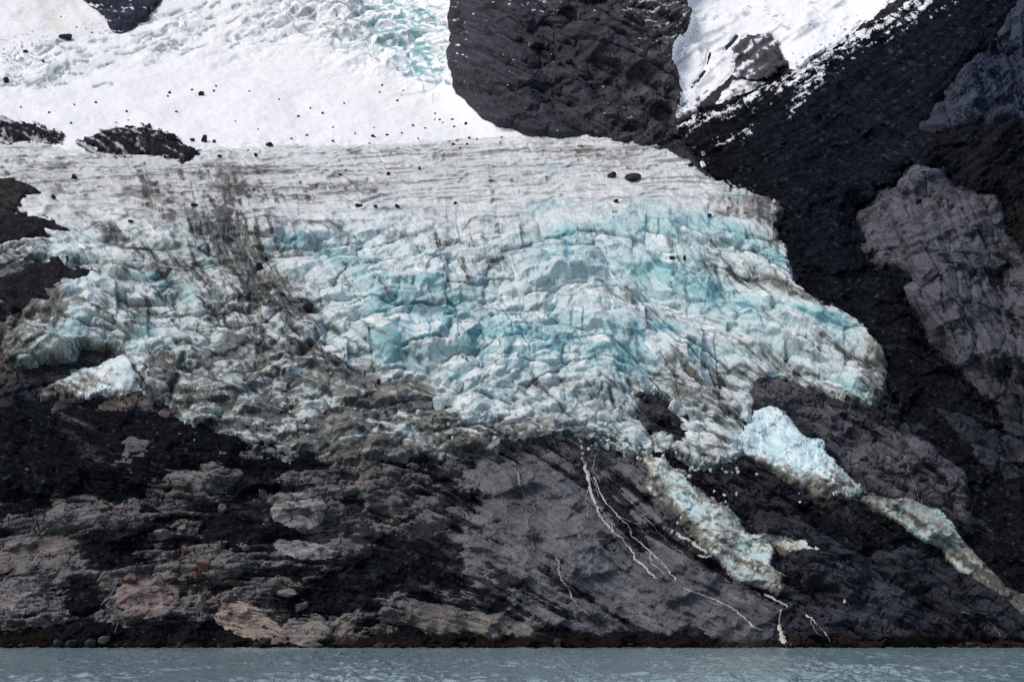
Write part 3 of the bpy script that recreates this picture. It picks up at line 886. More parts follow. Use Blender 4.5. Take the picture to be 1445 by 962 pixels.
# narrow black seams traced on the ice
lines = strokes([(2.2, 1, [(325, 432), (350, 428), (380, 424), (405, 425), (432, 427)]), (3, 1, [(322, 436), (345, 430), (365, 436), (395, 440), (412, 452), (425, 462), (440, 470), (450, 478)]), (1.6, .9, [(318, 440), (316, 462)]),
                 (1.6, .8, [(120, 325), (160, 318), (185, 312)]), (2, .8, [(160, 337), (190, 336)]), (2, .9, [(125, 345), (150, 352)]), (1.5, .8, [(485, 385), (515, 381), (545, 373), (575, 374)]), (1.5, .7, [(652, 320), (665, 314), (690, 309), (732, 310)]),
                 (2.4, 1, [(368, 372), (378, 362), (400, 366)]), (2.2, .8, [(290, 310), (330, 312), (360, 303), (395, 302)]), (2, .8, [(280, 330), (330, 320), (360, 313), (400, 318)]), (3, .8, [(290, 265), (340, 270)]), (3, .8, [(285, 280), (320, 285)]),
                 (5, .8, [(285, 236), (320, 236), (360, 241)]), (3.5, .7, [(430, 268), (480, 272), (530, 274)]), (2, .7, [(75, 277), (110, 276), (140, 272)]), (1.6, .7, [(1010, 310), (1040, 316), (1080, 322)]), (2, .8, [(1040, 352), (1062, 358), (1085, 372)]),
                 (1.8, .7, [(1040, 390), (1080, 405), (1120, 418), (1160, 442)]), (2.2, .8, [(345, 545), (370, 540), (400, 535), (425, 525)]), (3.5, .9, [(400, 548), (425, 552), (440, 548)]), (2.5, .8, [(385, 595), (430, 570), (470, 560)]),
                 (2.5, .8, [(380, 610), (420, 600), (470, 605)]), (1.8, .7, [(360, 480), (366, 505), (362, 530)]), (1.6, .7, [(400, 430), (408, 450), (404, 475)]), (2, .8, [(430, 465), (445, 480), (455, 500), (462, 520)]), (1.5, .7, [(525, 480), (524, 520)]),
                 (5, .9, [(450, 480), (462, 490)]), (5, .9, [(245, 545), (242, 565), (250, 585)]), (4, .9, [(298, 530), (305, 545)])])
lines = lines * sstep(-0.5, 0.4, grain + 0.35)
crack = (0.9 * v1_ ** 3 + 0.75 * v2_ ** 3 * (rnd(id2 >> 2, 41) > 0.35)) * blocky * sstep(-0.5, 0.3, n2 + 0.4 * grain)
c_ice = mix(c_ice, srgb(66, 84, 88), np.clip(crack, 0, 1) * 0.6)
veil = (0.55 * v1_ + 0.45 * v2_ + 0.3 * v3_) * blocky * sstep(-0.2, 0.5, n1 + 0.5 * grain)  # grey seam grime, darkened to paint in shade between the blocks
c_ice = mix(c_ice, srgb(112, 126, 124), np.clip(veil, 0, 1) * 0.6)
grey = sstep(0.1, 0.9, 0.6 * n2 + 0.7 * grain + 0.25 * flu3 + 0.9 * (rnd(id2, 33) - 0.5)) * blocky
c_ice = mix(c_ice, srgb(146, 154, 150), grey * 0.28)
c_ice = mix(c_ice, srgb(34, 32, 31), lines * 0.95)
N_ice = N_ice - 3.0 * lines
vgap = strokes([(1.5, 1, [(736, 475), (740, 490), (744, 505), (746, 512)]), (1.2, .9, [(735, 450), (742, 465), (750, 480)]), (1.2, .9, [(810, 452), (808, 470)]), (1.2, .9, [(824, 448), (822, 478)]), (1.4, 1, [(712, 445), (720, 462), (724, 484)]),
                (1.2, .8, [(645, 472), (650, 490)]), (1.2, .8, [(648, 512), (642, 522)]), (1.5, .8, [(605, 470), (606, 500)]), (1.4, .8, [(780, 445), (776, 460)]), (1.4, .8, [(930, 320), (926, 345)]), (2.2, .9, [(897, 470), (908, 490)]), (1.4, .8, [(684, 515), (682, 530)]),
                (1.4, .7, [(525, 480), (527, 500)]), (1.2, .7, [(400, 470), (405, 480)]), (2, .8, [(1160, 460), (1185, 466)]), (3, .8, [(800, 350), (803, 385)]), (2, .7, [(750, 355), (756, 345)]), (1.5, .8, [(1050, 418), (1060, 425)]), (2.2, .9, [(1095, 370), (1102, 376)]), (1.6, .9, [(956, 375), (962, 385)])])
c_ice = mix(c_ice, srgb(78, 150, 180), vgap * 0.8)
N_ice = N_ice - 3.5 * vgap
c_ice = c_ice * np.clip(1 + 0.05 * grain + (0.03 + 0.08 * np.clip(dirt, 0, 1)) * flu1 + 0.16 * (white - 0.5) * (0.5 + np.clip(dirt, 0, 1)), 0.6, 1.2)[..., None]
c_ice = np.clip(c_ice, 0.01, 0.93)

m_glS = blur(m_gl, 4)
feather = sstep(540, 600, V) * sstep(960, 880, U)
m_glS = np.clip(m_glS + (0.22 * grain + 0.10 * bed3 + 0.18 * i2 * blocky) * (m_glS < 0.97) * (m_glS > 0.03), 0, 1)
prof = (sstep(0.25, 0.95, m_glS) * 2 - 0.9) * (1 - 0.5 * feather)
R_gl = R_rock + 6 * prof_big
N_gl = np.where(m_glS > 0.9, N_ice, np.minimum(N_ice, 9)) * sstep(0.2, 0.9, m_glS)
base_edge = (1 - sstep(0.25, 0.9, m_glS)) * np.minimum(N_rock, N_rock) + 0
N_gl = N_gl + base_edge + 4.5 * prof - 2 + 7 * sstep(0.5, 1, prof_big) * (V > 240) + R_ice_form * prof_big
N_gl = N_gl - 7 * sstep(0.7, 1.0, blur(m_snow, 5))
gl_keep = m_glS > 0.12
glacier = layer("glacier", gl_keep, R_gl.astype(F32), N_gl.astype(F32), c_ice, M_ICE)
tag(glacier, "broad broken glacier of white and pale blue ice between dark rock slopes", "glacier")

# ------------------------------------------------------------------ snow above it
sr_ = (0, 240 + MT)
s1, idS1, kS1, vS1 = blocks(Us / 34, (V + 0.28 * U + 4 * n2) / 13, 601, sr_, (0, 760 + MX))
s2, idS2, kS2, vS2 = blocks(Us / 14, (V + 0.22 * U) / 7, 602, sr_, (0, 760 + MX))
gS1, gS2 = 1 - vS1, 1 - vS2
fall = blobs([(570, 40, 70, 60, 15, 1.1), (480, 20, 80, 40, 20, .9), (600, 90, 36, 50, 0, 1.0), (400, 10, 90, 30, -20, .6), (60, 90, 70, 26, 0, .75), (240, 60, 60, 20, -20, .6), (60, 115, 34, 8, -20, .9), (350, 60, 90, 30, -15, .45), (250, 30, 60, 14, -25, .6), (480, 80, 60, 30, 20, .5), (300, 95, 80, 10, -10, .25)])
N_sn = fall * (26 * s1 + 12 * s2 + 3) + 6 * fbm(U / 80, V / 26, 4, 610) + 0.5 * rough1 * fall + 0.5 * fbm(U / 12, V / 6, 3, 620)
m_snS = blur(m_snow, 2)
m_snL = blur(m_snow, 4, 9)
lowrim = sstep(176, 196, V) * sstep(760, 700, U)
m_snS = m_snS * (1 - lowrim) + lowrim * np.clip(m_snL + (0.20 * hor3 + 0.08 * hor1) * (m_snL < 0.98) * (m_snL > 0.02), 0, 1)
N_snow = N_sn + 6 * sstep(0.3, 0.9, m_snS) - 2.5
c_sn = np.empty((NR, NC, 3), F32)
c_sn[:] = srgb(244, 245, 246)
gapS = np.exp(-(gS1 / 0.28) ** 2) * (rnd(idS1, 3) > 0.5) + 0.6 * np.exp(-(gS2 / 0.25) ** 2) * (rnd(idS2, 3) > 0.6)
bare = np.clip(fall * gapS * 1.2, 0, 1) + sstep(0.5, 0.95, fall * (0.35 + rnd(idS2, 4)) - 0.1) * (rnd(idS2, 5) > 0.25) * (kS2 > 0)  # bare ice grey in gaps and steep faces, doubling as painted icefall shading
bluef = blobs([(585, 60, 60, 60, 10, 1.1), (560, 10, 50, 30, 0, 1.0), (610, 100, 30, 40, 0, 1)])
c_sn = mix(c_sn, srgb(176, 190, 191), bare * 0.85)
c_sn = mix(c_sn, srgb(152, 188, 194), bare * np.clip(bluef, 0, 1) * 0.85)
tracew = strokes([(5, .9, [(40, 118), (60, 116), (95, 100)]), (3, .7, [(165, 78), (185, 74), (205, 70)]), (3, .7, [(240, 60), (255, 62)]), (2.5, .6, [(205, 92), (225, 86)]), (3, .7, [(195, 28), (235, 25), (258, 18)]), (2.2, .5, [(15, 82), (55, 86)]), (2.2, .6, [(90, 70), (115, 72)]),
                  (2, .6, [(240, 73), (265, 70)]), (2.2, .6, [(150, 75), (170, 65)]), (2, .5, [(55, 95), (75, 92)]), (2, .8, [(0, 125), (25, 120)])])
kr_ = random.Random(21)
dash = []
for k in range(120):
    if k < 22:
        u_, v_, a_ = kr_.uniform(-5, 150), kr_.uniform(58, 130), kr_.uniform(-24, -2)
    elif k < 60:
        u_, v_, a_ = kr_.uniform(190, 420), kr_.uniform(-10, 75), kr_.uniform(-32, -8)
    else:
        u_ = kr_.uniform(410, 635)
        v_ = kr_.uniform(-10, 40 + (u_ - 400) * 0.36)
        a_ = kr_.uniform(8, 40)
    l_ = kr_.uniform(6, 16)
    c_, s_ = math.cos(rad(a_)) * l_, math.sin(rad(a_)) * l_
    dash.append((kr_.uniform(1.3, 3.2), kr_.uniform(0.5, 1.0), [(u_ - c_, v_ - s_), (u_, v_ + kr_.uniform(-1.5, 1.5)), (u_ + c_, v_ + s_)]))
tracew = np.maximum(tracew, strokes(dash))
c_sn = mix(c_sn, mix(np.broadcast_to(srgb(140, 154, 155), c_sn.shape).astype(F32), srgb(128, 166, 174), np.clip(bluef, 0, 1)), np.clip(1.3 * tracew * sstep(-0.5, 0.4, grain + 0.2), 0, 0.9))
N_snow = N_snow - 3.5 * tracew
ochre = strokes([(9, .6, [(45, -60), (60, 10), (85, 45)]), (6, .5, [(90, -20), (110, 20), (130, 45)]), (6, .3, [(20, -20), (35, 40)])])
c_sn = mix(c_sn, srgb(222, 206, 184), ochre * (0.5 + 0.5 * np.clip(bed3, 0, 1)))
dust = sstep(0.75, 1.0, fbm(U / 5, V / 3, 3, 630) * 0.6 + 0.55 * blobs([(60, 60, 80, 40, 0, .7), (20, 85, 60, 30, 0, .8), (620, 150, 50, 20, 25, .5), (150, 40, 30, 30, 40, .9), (550, 185, 120, 10, -2, .4)]))
c_sn = mix(c_sn, srgb(90, 88, 88), dust * 0.8)
snow = layer("snowfield", m_snS > 0.15, R_gl.astype(F32), (np.where(m_snS > 0.15, N_snow + 7 * sstep(0.5, 1, prof_big) * (V > 240) - 1 + 2.5, 0)).astype(F32), np.clip(c_sn, 0, .95), M_SNOW)
tag(snow, "smooth white snowfield above the broken glacier ice", "snowfield", kind="structure")

m_hole = np.clip(poly_mask(P_ISLE, W6) + sstep(0.45, 0.7, strokes([(9, 1, [(990, 150), (1015, 128), (1035, 112), (1046, 100)]), (4, .9, [(968, 135), (1000, 90), (1005, 75)]), (5, .8, [(1025, 70), (1040, 50)])]) + 0.3 * grain), 0, 1)
m_hg2 = np.clip(m_hang - m_hole, 0, 1)
m_hgS = blur(m_hg2, 2)
N_hg = 4 * fbm(U / 50, V / 40, 4, 640) + 0.8 * bed3 + 5 * sstep(0.3, 0.9, m_hgS) + 2 * ridg - 1.5
c_hg = np.empty((NR, NC, 3), F32)
c_hg[:] = srgb(244, 246, 249)
c_hg = mix(c_hg, srgb(150, 154, 160), sstep(0.9, 1.9, bed3 * 0.8 + 0.9 * n1 + 0.5 * blobs([(1060, 60, 60, 50, -40, 1), (970, 110, 30, 40, -60, 1.2)])) * 0.6)
c_hg = mix(c_hg, srgb(60, 62, 68), sstep(0.95, 1.25, grain * 0.7 + 0.5 * bed1 * 0.5 + 0.8 * strokes([(18, 1, [(960, 160), (1060, 128), (1190, 58), (1290, -5)])])) * 0.9)
hang = layer("snowfield", m_hgS > 0.15, (R_rock + 2).astype(F32), (np.maximum(N_rock, 0) + N_hg).astype(F32), np.clip(c_hg, 0, .95), M_SNOW)
tag(hang, "steep white hanging snow patch above the diagonal scree ridge", "snowfield", kind="structure")


# ------------------------------------------------------------------ separate bodies of ice
def ice_patch(key, name, thick, rise, blue_amt, dirt_amt, label, cat, form=None, dirt_map=None, seed=0, tone=(232, 240, 240), fac=1.0):
    m = m_patch[key]
    ms = blur(m, 2)
    mb = blur(m, 7)
    rr_ = np.nonzero(m.any(1))[0]
    cc_ = np.nonzero(m.any(0))[0]
    bx = ((max(0, rr_[0] - 20), min(NR, rr_[-1] + 20)), (max(0, cc_[0] - 20), min(NC, cc_[-1] + 20)))
    xr, yr = rot(28)
    j1, d1, q1_, k1 = blocks(xr / 24 + 0.1 * n1, yr / 15 + 0.1 * n2, 700 + seed, *bx)
    j2, d2, q2_, k2 = blocks(xr / 10, yr / 6.5, 710 + seed, *bx)
    k1, k2 = 1 - k1, 1 - k2
    ms = np.clip(blur(m, 4) + (0.30 * grain + 0.22 * bed8 + 0.1 * bed3 - 0.05) * (blur(m, 6) < 0.97) * (blur(m, 6) > 0.06), 0, 1)
    N = fac * (9 * j1 + 4.5 * j2 + 2) + 0.5 * rough1 - fac * 1.5 * np.exp(-(k1 / 0.16) ** 2) + thick * (sstep(0.2, 0.95, ms) - 0.4) + rise * sstep(0.3, 1, mb)
    N = N + np.minimum(N_rock, 4) * (1 - sstep(0.3, 0.9, ms))
    if form is not None:
        N = N + form
    b = np.clip(blue_amt * (0.25 + 1.2 * (rnd(d1, 4) - 0.35) + 0.8 * (rnd(d2, 4) - 0.4)), 0, 1)
    c = mix(np.broadcast_to(srgb(*tone), (NR, NC, 3)).astype(F32), srgb(160, 202, 208), b)
    c = mix(c, srgb(70, 140, 158), ((rnd(d2, 8) > 0.90) * k2) * np.clip(blue_amt, 0, 1) * 0.8)
    dm = dirt_amt + 0.5 * (1 - sstep(0.4, 0.9, blur(m, 5))) + (0 if dirt_map is None else dirt_map)
    dd = sstep(0.35, 1.0, dm + 0.35 * grain + 0.2 * bed3 + 0.5 * (rnd(d2, 31) - 0.5) + 0.3 * np.exp(-(k1 / 0.2) ** 2))
    c = mix(c, srgb(128, 122, 108), dd * 0.85)
    c = mix(c, srgb(52, 49, 44), sstep(0.8, 1.3, dm + 0.4 * grain + 0.15 * bed3) * 0.85)
    o = layer(name, ms > 0.12, R_rock + 0 * N, N.astype(F32), np.clip(c * np.clip(1 + 0.05 * grain, .8, 1.2)[..., None], 0, .93), M_ICE)
    return tag(o, label, cat)


ice_patch("block", "ice_block", 9, 6, 0.45, 0.15, "white pyramid shaped ice block on black debris below the left ice lobe", "ice block", form=blobs([(178, 525, 26, 22, -30, 9)]),
          dirt_map=blobs([(110, 550, 50, 20, -20, .7), (70, 555, 30, 14, 0, .9)]), seed=1, fac=0.6)
ice_patch("tongue", "ice_tongue", 5, 2, 0.6, 0.62, "narrow crumbling tongue of white and turquoise ice hanging down the rock below the glacier", "ice tongue",
          dirt_map=blobs([(1000, 700, 30, 14, 20, .5), (960, 735, 40, 10, 40, .6), (1040, 760, 26, 26, 0, .35), (930, 690, 14, 30, -30, .4)]), seed=3, tone=(206, 214, 211))
ice_patch("ridge", "ice_ridge", 9, 9, 0.55, 0.06, "tall pale blue ice pinnacle and ridge leaning on the dark rock knob", "ice ridge", form=blobs([(1090, 592, 22, 24, 20, 9), (1158, 632, 9, 12, 0, 6)]),
          dirt_map=blobs([(1075, 662, 50, 12, 28, 1.0), (1150, 690, 60, 13, 22, 1.1), (1195, 692, 40, 12, 30, .8), (1055, 620, 14, 14, 0, .3)]), seed=5, tone=(222, 238, 240))
ice_patch("crest", "ice_strip", 4, 6, 0.35, 0.5, "long thin grey green ice strip curving down the dark slope to the right", "ice strip",
          dirt_map=blobs([(1240, 708, 40, 12, 10, .45), (1290, 735, 60, 8, 20, .4), (1440, 850, 60, 30, 40, .8), (1390, 815, 40, 16, 40, .6), (1330, 770, 60, 10, 40, .6)]), seed=7, tone=(168, 182, 174), fac=0.3)
ice_patch("lobe", "ice_remnant", 2, 1, 0.5, 0.62, "faint dirt covered sliver of ice lying on black rock beside the ice tongue", "ice remnant", seed=9, tone=(200, 208, 200), fac=0.4)


# ------------------------------------------------------------------ heaps of debris lying on the ice and snow
lic_m = lic(blur(white2, 2, 1), 0.93 + 0 * U, 0.36 + 0 * U, 5)


def mound(name, poly, rise, label, cat, snowy=0.0, ch=(40, 39, 43)):
    m = poly_mask(poly, W3)
    ms = np.clip(blur(m, 3) + (0.28 * grain + 0.2 * lic_m - 0.05) * (blur(m, 5) < 0.97) * (blur(m, 5) > 0.05), 0, 1)
    mb = blur(m, 10, 5)
    base = np.where(m_snow > 0.5, N_snow + 7, N_gl)
    base = blur(base.astype(F32), 5)
    N = base + rise * (sstep(0.15, 1.0, mb)) + 3 * (sstep(0.2, 0.9, ms) - 0.5) + 1.6 * fs5 * gs5 + 1.2 * np.clip(fs12, 0, 2) * gs12 + rough1
    c = np.empty((NR, NC, 3), F32)
    c[:] = srgb(*ch)
    c = c * (0.55 + 0.9 * st)[..., None]
    c = mix(c, srgb(226, 230, 233), snowy * sstep(0.3, 0.9, rough1 * 0.5 + 0.6 * (white - 0.5) + 0.5 * lic_m + 0.1 - 0.3 * np.clip(fs12, 0, 1)))
    o = layer(name, ms > 0.12, R_gl + 1, N.astype(F32), c, M_SCREE)
    return tag(o, label, cat)


mound("debris_mound", P_MOUND, 9, "large black mound of rubble on the edge of the white snowfield", "debris mound", 0.6)
mound("debris_mound", P_MOUND_A, 6, "uppermost of the three black rubble humps at the left edge of the ice", "debris mound", 0.0, (52, 50, 50))
mound("debris_mound", P_MOUND_B, 7, "middle black rubble hump at the left edge, tapering right over white ice", "debris mound", 0.0)
mound("debris_mound", P_MOUND_C, 6, "lowest black rubble hump at the left with a pointed top below a white ice hump", "debris mound", 0.0)
mound("debris_band", P_MORAINE, 3, "thin dark band of rubble on the snow at the left edge", "debris band", 0.7)

# ------------------------------------------------------------------ rock standing out of the snow
m_oc = poly_mask(P_OUTCROP, W3)
oc = blur(m_oc, 2)
c_oc = c_rock * 0 + srgb(50, 54, 66)
c_oc = c_oc * np.clip(1 + 0.3 * bed3 + 0.3 * rough1, .3, 1.8)[..., None]
c_oc = mix(c_oc, srgb(228, 232, 238), sstep(0.75, 1.0, grain * 0.6 + 0.4 * np.abs(bed3) + 0.4 * blobs([(145, 36, 26, 12, 50, 1), (180, 12, 20, 10, 30, .8)])))
o = layer("rock_outcrop", oc > 0.12, R_gl, (N_snow + 7 + 8 * (oc - 0.4) + fac_h * 0.5 + 2 * rough1).astype(F32), c_oc, M_ROCK)
tag(o, "blue black rock outcrop standing out of the snow at the top left", "rock outcrop")
m_is = poly_mask(P_ISLE, W9)
isl = np.clip(blur(m_is, 5) * 1.5 - 0.25 + 0.3 * bed3 * (blur(m_is, 5) < 0.95) + 0.45 * grain, 0, 1) * (blur(m_is, 6) > 0.1)
c_is = c_rock * 0 + srgb(82, 80, 86)
c_is = c_is * np.clip(1 + 0.35 * bed3 + 0.3 * rough1, .3, 1.8)[..., None]
c_is = mix(c_is, srgb(230, 234, 238), sstep(0.35, 0.8, 0.6 * grain + 0.5 * bed3))
o = layer("rock_outcrop", isl > 0.12, R_rock + 2, (np.maximum(N_rock, 0) + 4 + 5 * (isl - 0.4) + fac_h * 0.9 + 1.5 * bed3).astype(F32), c_is, M_ROCK)
tag(o, "grey layered rock outcrop ringed by the steep hanging snow patch", "rock outcrop")


# ------------------------------------------------------------------ bare slabs along the left shore
def slab(u, v, ru, rv, rt, tone, label, thick=3.5):
    k = 26
    rs = np.random.RandomState(int(u * 3 + v))
    pts = []
    for i in range(k):
        a = 2 * math.pi * i / k
        q = 1 + 0.16 * math.sin(2 * a + u) + 0.10 * math.sin(3 * a + v) + rs.uniform(-0.06, 0.06)
        x, y = math.cos(a) * ru * q, math.sin(a) * rv * q
        c, s = math.cos(rad(rt)), math.sin(rad(rt))
        pts.append((u + x * c - y * s, v + x * s + y * c))
    m = poly_mask(pts, W3)
    ms = np.clip(blur(m, 4) * 1.7 - 0.35 + 0.16 * bed3 * (blur(m, 4) < 0.97) + 0.16 * grain, 0, 1)
    mb = blur(m, max(3, rv * 0.45), max(3, rv * 0.35))
    ax, ay = rot(rt)
    lay = fbm(ax / 46, ay / 5.0 + 0.6 * n1, 4, int(u) % 50 + 800)
    cr = np.abs(fbm(ax / 34, ay / 16, 3, int(v) % 50 + 850))
    N = np.clip(blur(np.maximum(N_rock, N_scr).astype(F32), 7), -6, 8) + thick * (mb - 0.1) + 3 * (ms - 0.5) + 1.7 * lay + 0.5 * bed1 * 0.6 + 0.3 * rough1 - 2.5 * np.exp(-(cr / 0.05) ** 2)
    c = np.empty((NR, NC, 3), F32)
    c[:] = srgb(*tone)
    c = mix(c, c_rock, 0.35 + 0 * U)
    c = c * np.clip(1 + 0.28 * lay + 0.12 * bed1 + 0.1 * rough1, .4, 1.5)[..., None]
    c = mix(c, srgb(46, 43, 42), np.exp(-(cr / 0.06) ** 2) * 0.6 + 0.7 * sstep(0.55, 0.9, fbm(U / 18, V / 9, 4, 870)))
    o = layer("rock_ledge", (ms > 0.2) & (blur(m, 6) > 0.15), R_rock, N.astype(F32), c, M_ROCK)
    tag(o, label, "rock ledge", "pale rock ledges along the left shore")


for a in [
    (205, 845, 46, 25, 6, (134, 117, 112), "pinkish domed rock slab with a thin white trickle down its left side"),
    (352, 880, 50, 25, 12, (158, 142, 130), "big smooth tan rock slab just above the water in the left part of the shore"),
    (432, 890, 38, 20, 6, (140, 134, 128), "grey rock slab at the waterline, against the right end of the big tan slab"),
    (22, 853, 42, 15, 8, (140, 132, 130), "smooth pale grey slab low at the left edge of the photo"),
    (424, 722, 36, 24, 10, (152, 148, 148), "pale grey round topped slab, brightest one under the dirty ice of the lower left"),
    (430, 776, 42, 13, 12, (136, 134, 136), "flat light grey slab right below the pale round topped slab"),
    (40, 780, 60, 22, -14, (120, 112, 108), "wide layered grey brown slab sloping up at the left edge above the smooth slab"),
    (110, 735, 40, 13, -12, (112, 108, 106), "layered grey slab above the wide grey brown slab at the far left"),
    (268, 679, 38, 7, 16, (118, 114, 116), "long narrow grey slab in the black debris under the ice block"),
    (332, 797, 20, 9, -12, (150, 132, 118), "small blocky tan slab among reddish boulders"),
    (488, 882, 22, 13, -30, (138, 130, 122), "small upright tan slab next to the waterline, right of the grey waterline slab"),
]:
    slab(*a)


# ------------------------------------------------------------------ boulders
def boulder_mesh(seed, squash=0.7):
    import bmesh
    rs = random.Random(seed)
    bm = bmesh.new()
    bmesh.ops.create_icosphere(bm, subdivisions=3, radius=1.0)
    planes = [Vector((rs.gauss(0, 1), rs.gauss(0, 1), rs.gauss(0, 1))).normalized() for _ in range(11)]
    lim = [rs.uniform(0.42, 0.8) for _ in planes]
    from mathutils import noise
    for v in bm.verts:
        p = v.co.copy()
        for n_, l_ in zip(planes, lim):
            d = p.dot(n_)
            if d > l_:
                p -= n_ * (d - l_)
        p *= 1 + 0.10 * noise.noise(p * 2.2 + Vector((seed * 1.7, 0, 0))) + 0.04 * noise.noise(p * 6 + Vector((0, seed, 0)))
        p.z *= squash
        v.co = p
    me = bpy.data.meshes.new("boulder")
    bm.to_mesh(me)
    bm.free()
    return me


B_DARK = plain_mat("dark_boulder", srgb(52, 50, 54), var=0.35, scale=1.5)
B_RED = plain_mat("reddish_boulder", srgb(108, 86, 77), var=0.25, scale=1.2)
B_PALE = plain_mat("pale_boulder", srgb(112, 106, 101), var=0.25, scale=1.2)
B_ICE = plain_mat("ice_chunk", srgb(198, 208, 207), rough=0.6, var=0.10, scale=1.0, spec=0.3)
B_SHAPES = {}


def boulder(u, v, w, h, label, cat="boulder", group=None, mat=None, name="boulder", seed=None, yaw=None):
    """w, h: width and height seen, in survey units; (u, v): middle of its foot."""
    mat = mat or B_DARK
    seed = random.randint(0, 13) if seed is None else seed
    key = (seed, mat.name)
    if key not in B_SHAPES:
        me = boulder_mesh(seed)
        me.materials.append(mat)
        B_SHAPES[key] = me
    p = find(u, v)
    mpp = p[1] / FOC
    o = bpy.data.objects.new(name, B_SHAPES[key])
    sx, sz = w * mpp / 1.75, h * mpp / 1.25
    o.scale = (sx, sx * 0.9, sz / 0.7)
    o.location = (p[0], p[1] + sx * 0.1, p[2] + sz * 0.45)
    o.rotation_euler = (random.uniform(-.15, .15), random.uniform(-.2, .2), random.uniform(0, 6.28) if yaw is None else yaw)
    col.objects.link(o)
    return tag(o, label, cat, group)


GS = "dark boulders lying on the snow"
GI = "dark boulders lying on the ice"
GR = "boulders among the black debris"
for a in [
    (272, 199, 9, 6, "smallest and leftmost of the three dark boulders right of the black mound"), (289, 200, 14, 9, "largest, middle one of the three dark boulders right of the black mound"),
    (302, 200, 8, 5, "rightmost of the three dark boulders right of the black mound"), (242, 197, 22, 8, "long flat dark boulder touching the right slope of the black mound"),
    (93, 55, 17, 9, "biggest dark boulder on the upper left snow, below the snow chute"), (285, 135, 9, 6, "lone dark boulder in the middle of the blank snowfield"),
    (9, 117, 9, 8, "dark boulder on the crevassed snow at the left edge"), (38, 74, 10, 5, "dark flat boulder on the crevassed snow under the upper left slope"),
    (381, 206, 12, 5, "flat dark boulder on the lower rim of the snowfield, right of the mound"), (310, 221, 6, 5, "dark boulder at the snow rim right below the trio of boulders"),
    (360, 221, 7, 5, "dark boulder at the snow rim below the flat rim boulder"), (135, 145, 5, 3, "small dark boulder alone on the snow above the left rubble band"),
    (205, 184, 6, 5, "boulder perched on the top of the black mound")]:
    boulder(*a, group=GS)
spk = [(270, 126), (240, 132), (305, 122), (178, 158), (250, 158), (165, 174), (102, 174), (348, 212), (439, 153), (487, 146), (570, 127), (528, 193), (568, 189), (530, 180), (620, 170), (615, 168), (625, 172), (638, 178),
       (560, 142), (536, 130), (500, 188), (545, 190), (590, 196), (660, 195), (672, 198), (640, 203), (707, 194), (660, 204), (540, 120), (485, 146), (300, 128), (236, 136), (107, 148), (420, 165), (364, 182), (468, 180), (432, 190), (455, 160),
       (528, 193), (150, 92), (60, 88), (131, 46), (110, 38), (85, 25), (395, 140), (350, 130), (640, 168), (655, 176), (600, 182), (583, 178), (520, 202), (470, 200), (412, 196), (330, 172), (180, 170), (70, 160), (30, 150), (614, 160)]
for (u, v) in spk:
    s_ = random.choice([2.6, 3, 3.4, 4.2])
    boulder(u + random.uniform(-2, 2), v + random.uniform(-1, 1), s_ * 1.25, s_ * 0.8, "small dark stone lying on the white snowfield", "stone", "small stones on the snow", name="stone")
for a in [
    (435, 438, 26, 9, "biggest flat black boulder on the ice, beside the long black seam"), (365, 380, 12, 9, "black boulder on the brown dirt streak of the left ice"),
    (105, 251, 11, 7, "pointed black boulder alone on the grey ice right of the left humps"), (863, 250, 18, 8, "dark flat boulder, left one of two lying at the top right edge of the ice"),
    (895, 254, 30, 9, "longest dark slab boulder, right one of two at the top right edge of the ice"), (870, 285, 8, 5, "small dark boulder beside the pale blue pool of smooth ice"),
    (949, 365, 9, 6, "left one of the pair of dark boulders on the right half of the ice"), (966, 365, 7, 6, "right one of the pair of dark boulders on the right half of the ice"),
    (1002, 306, 7, 5, "small dark boulder on the ice near the right debris edge"), (974, 234, 10, 7, "dark boulder where the ice meets the black scree at the top right"),
    (558, 419, 5, 3, "tiny dark boulder above the blue wall at the glacier centre"), (534, 541, 9, 7, "black boulder on the brown grit at the lower middle of the ice"),
    (905, 559, 18, 7, "black boulder at the foot of the blue ice, beside the dark rock window"), (592, 238, 6, 4, "dark boulder on the striped upper ice"),
    (642, 287, 8, 4, "grey boulder on the upper ice below the striped part"), (505, 291, 12, 5, "leftmost of a row of three dark boulders on the upper ice"),
    (530, 292, 8, 4, "middle of a row of three dark boulders on the upper ice"), (560, 292, 9, 5, "rightmost of a row of three dark boulders on the upper ice"),
    (185, 313, 8, 4, "small black boulder on the crest of the left ice"), (275, 291, 11, 5, "dark boulder in the grimy stripe of the left ice"), (357, 268, 5, 3, "tiny dark boulder on the streaked upper left ice"), (547, 247, 7, 4, "dark arched boulder on the upper ice, above the row of three"),
    (480, 247, 6, 3, "dark flat stone on the upper ice under the snowfield rim"), (75, 279, 9, 5, "black rubble boulder right of the uppermost hump")]:
    boulder(*a, group=GI)
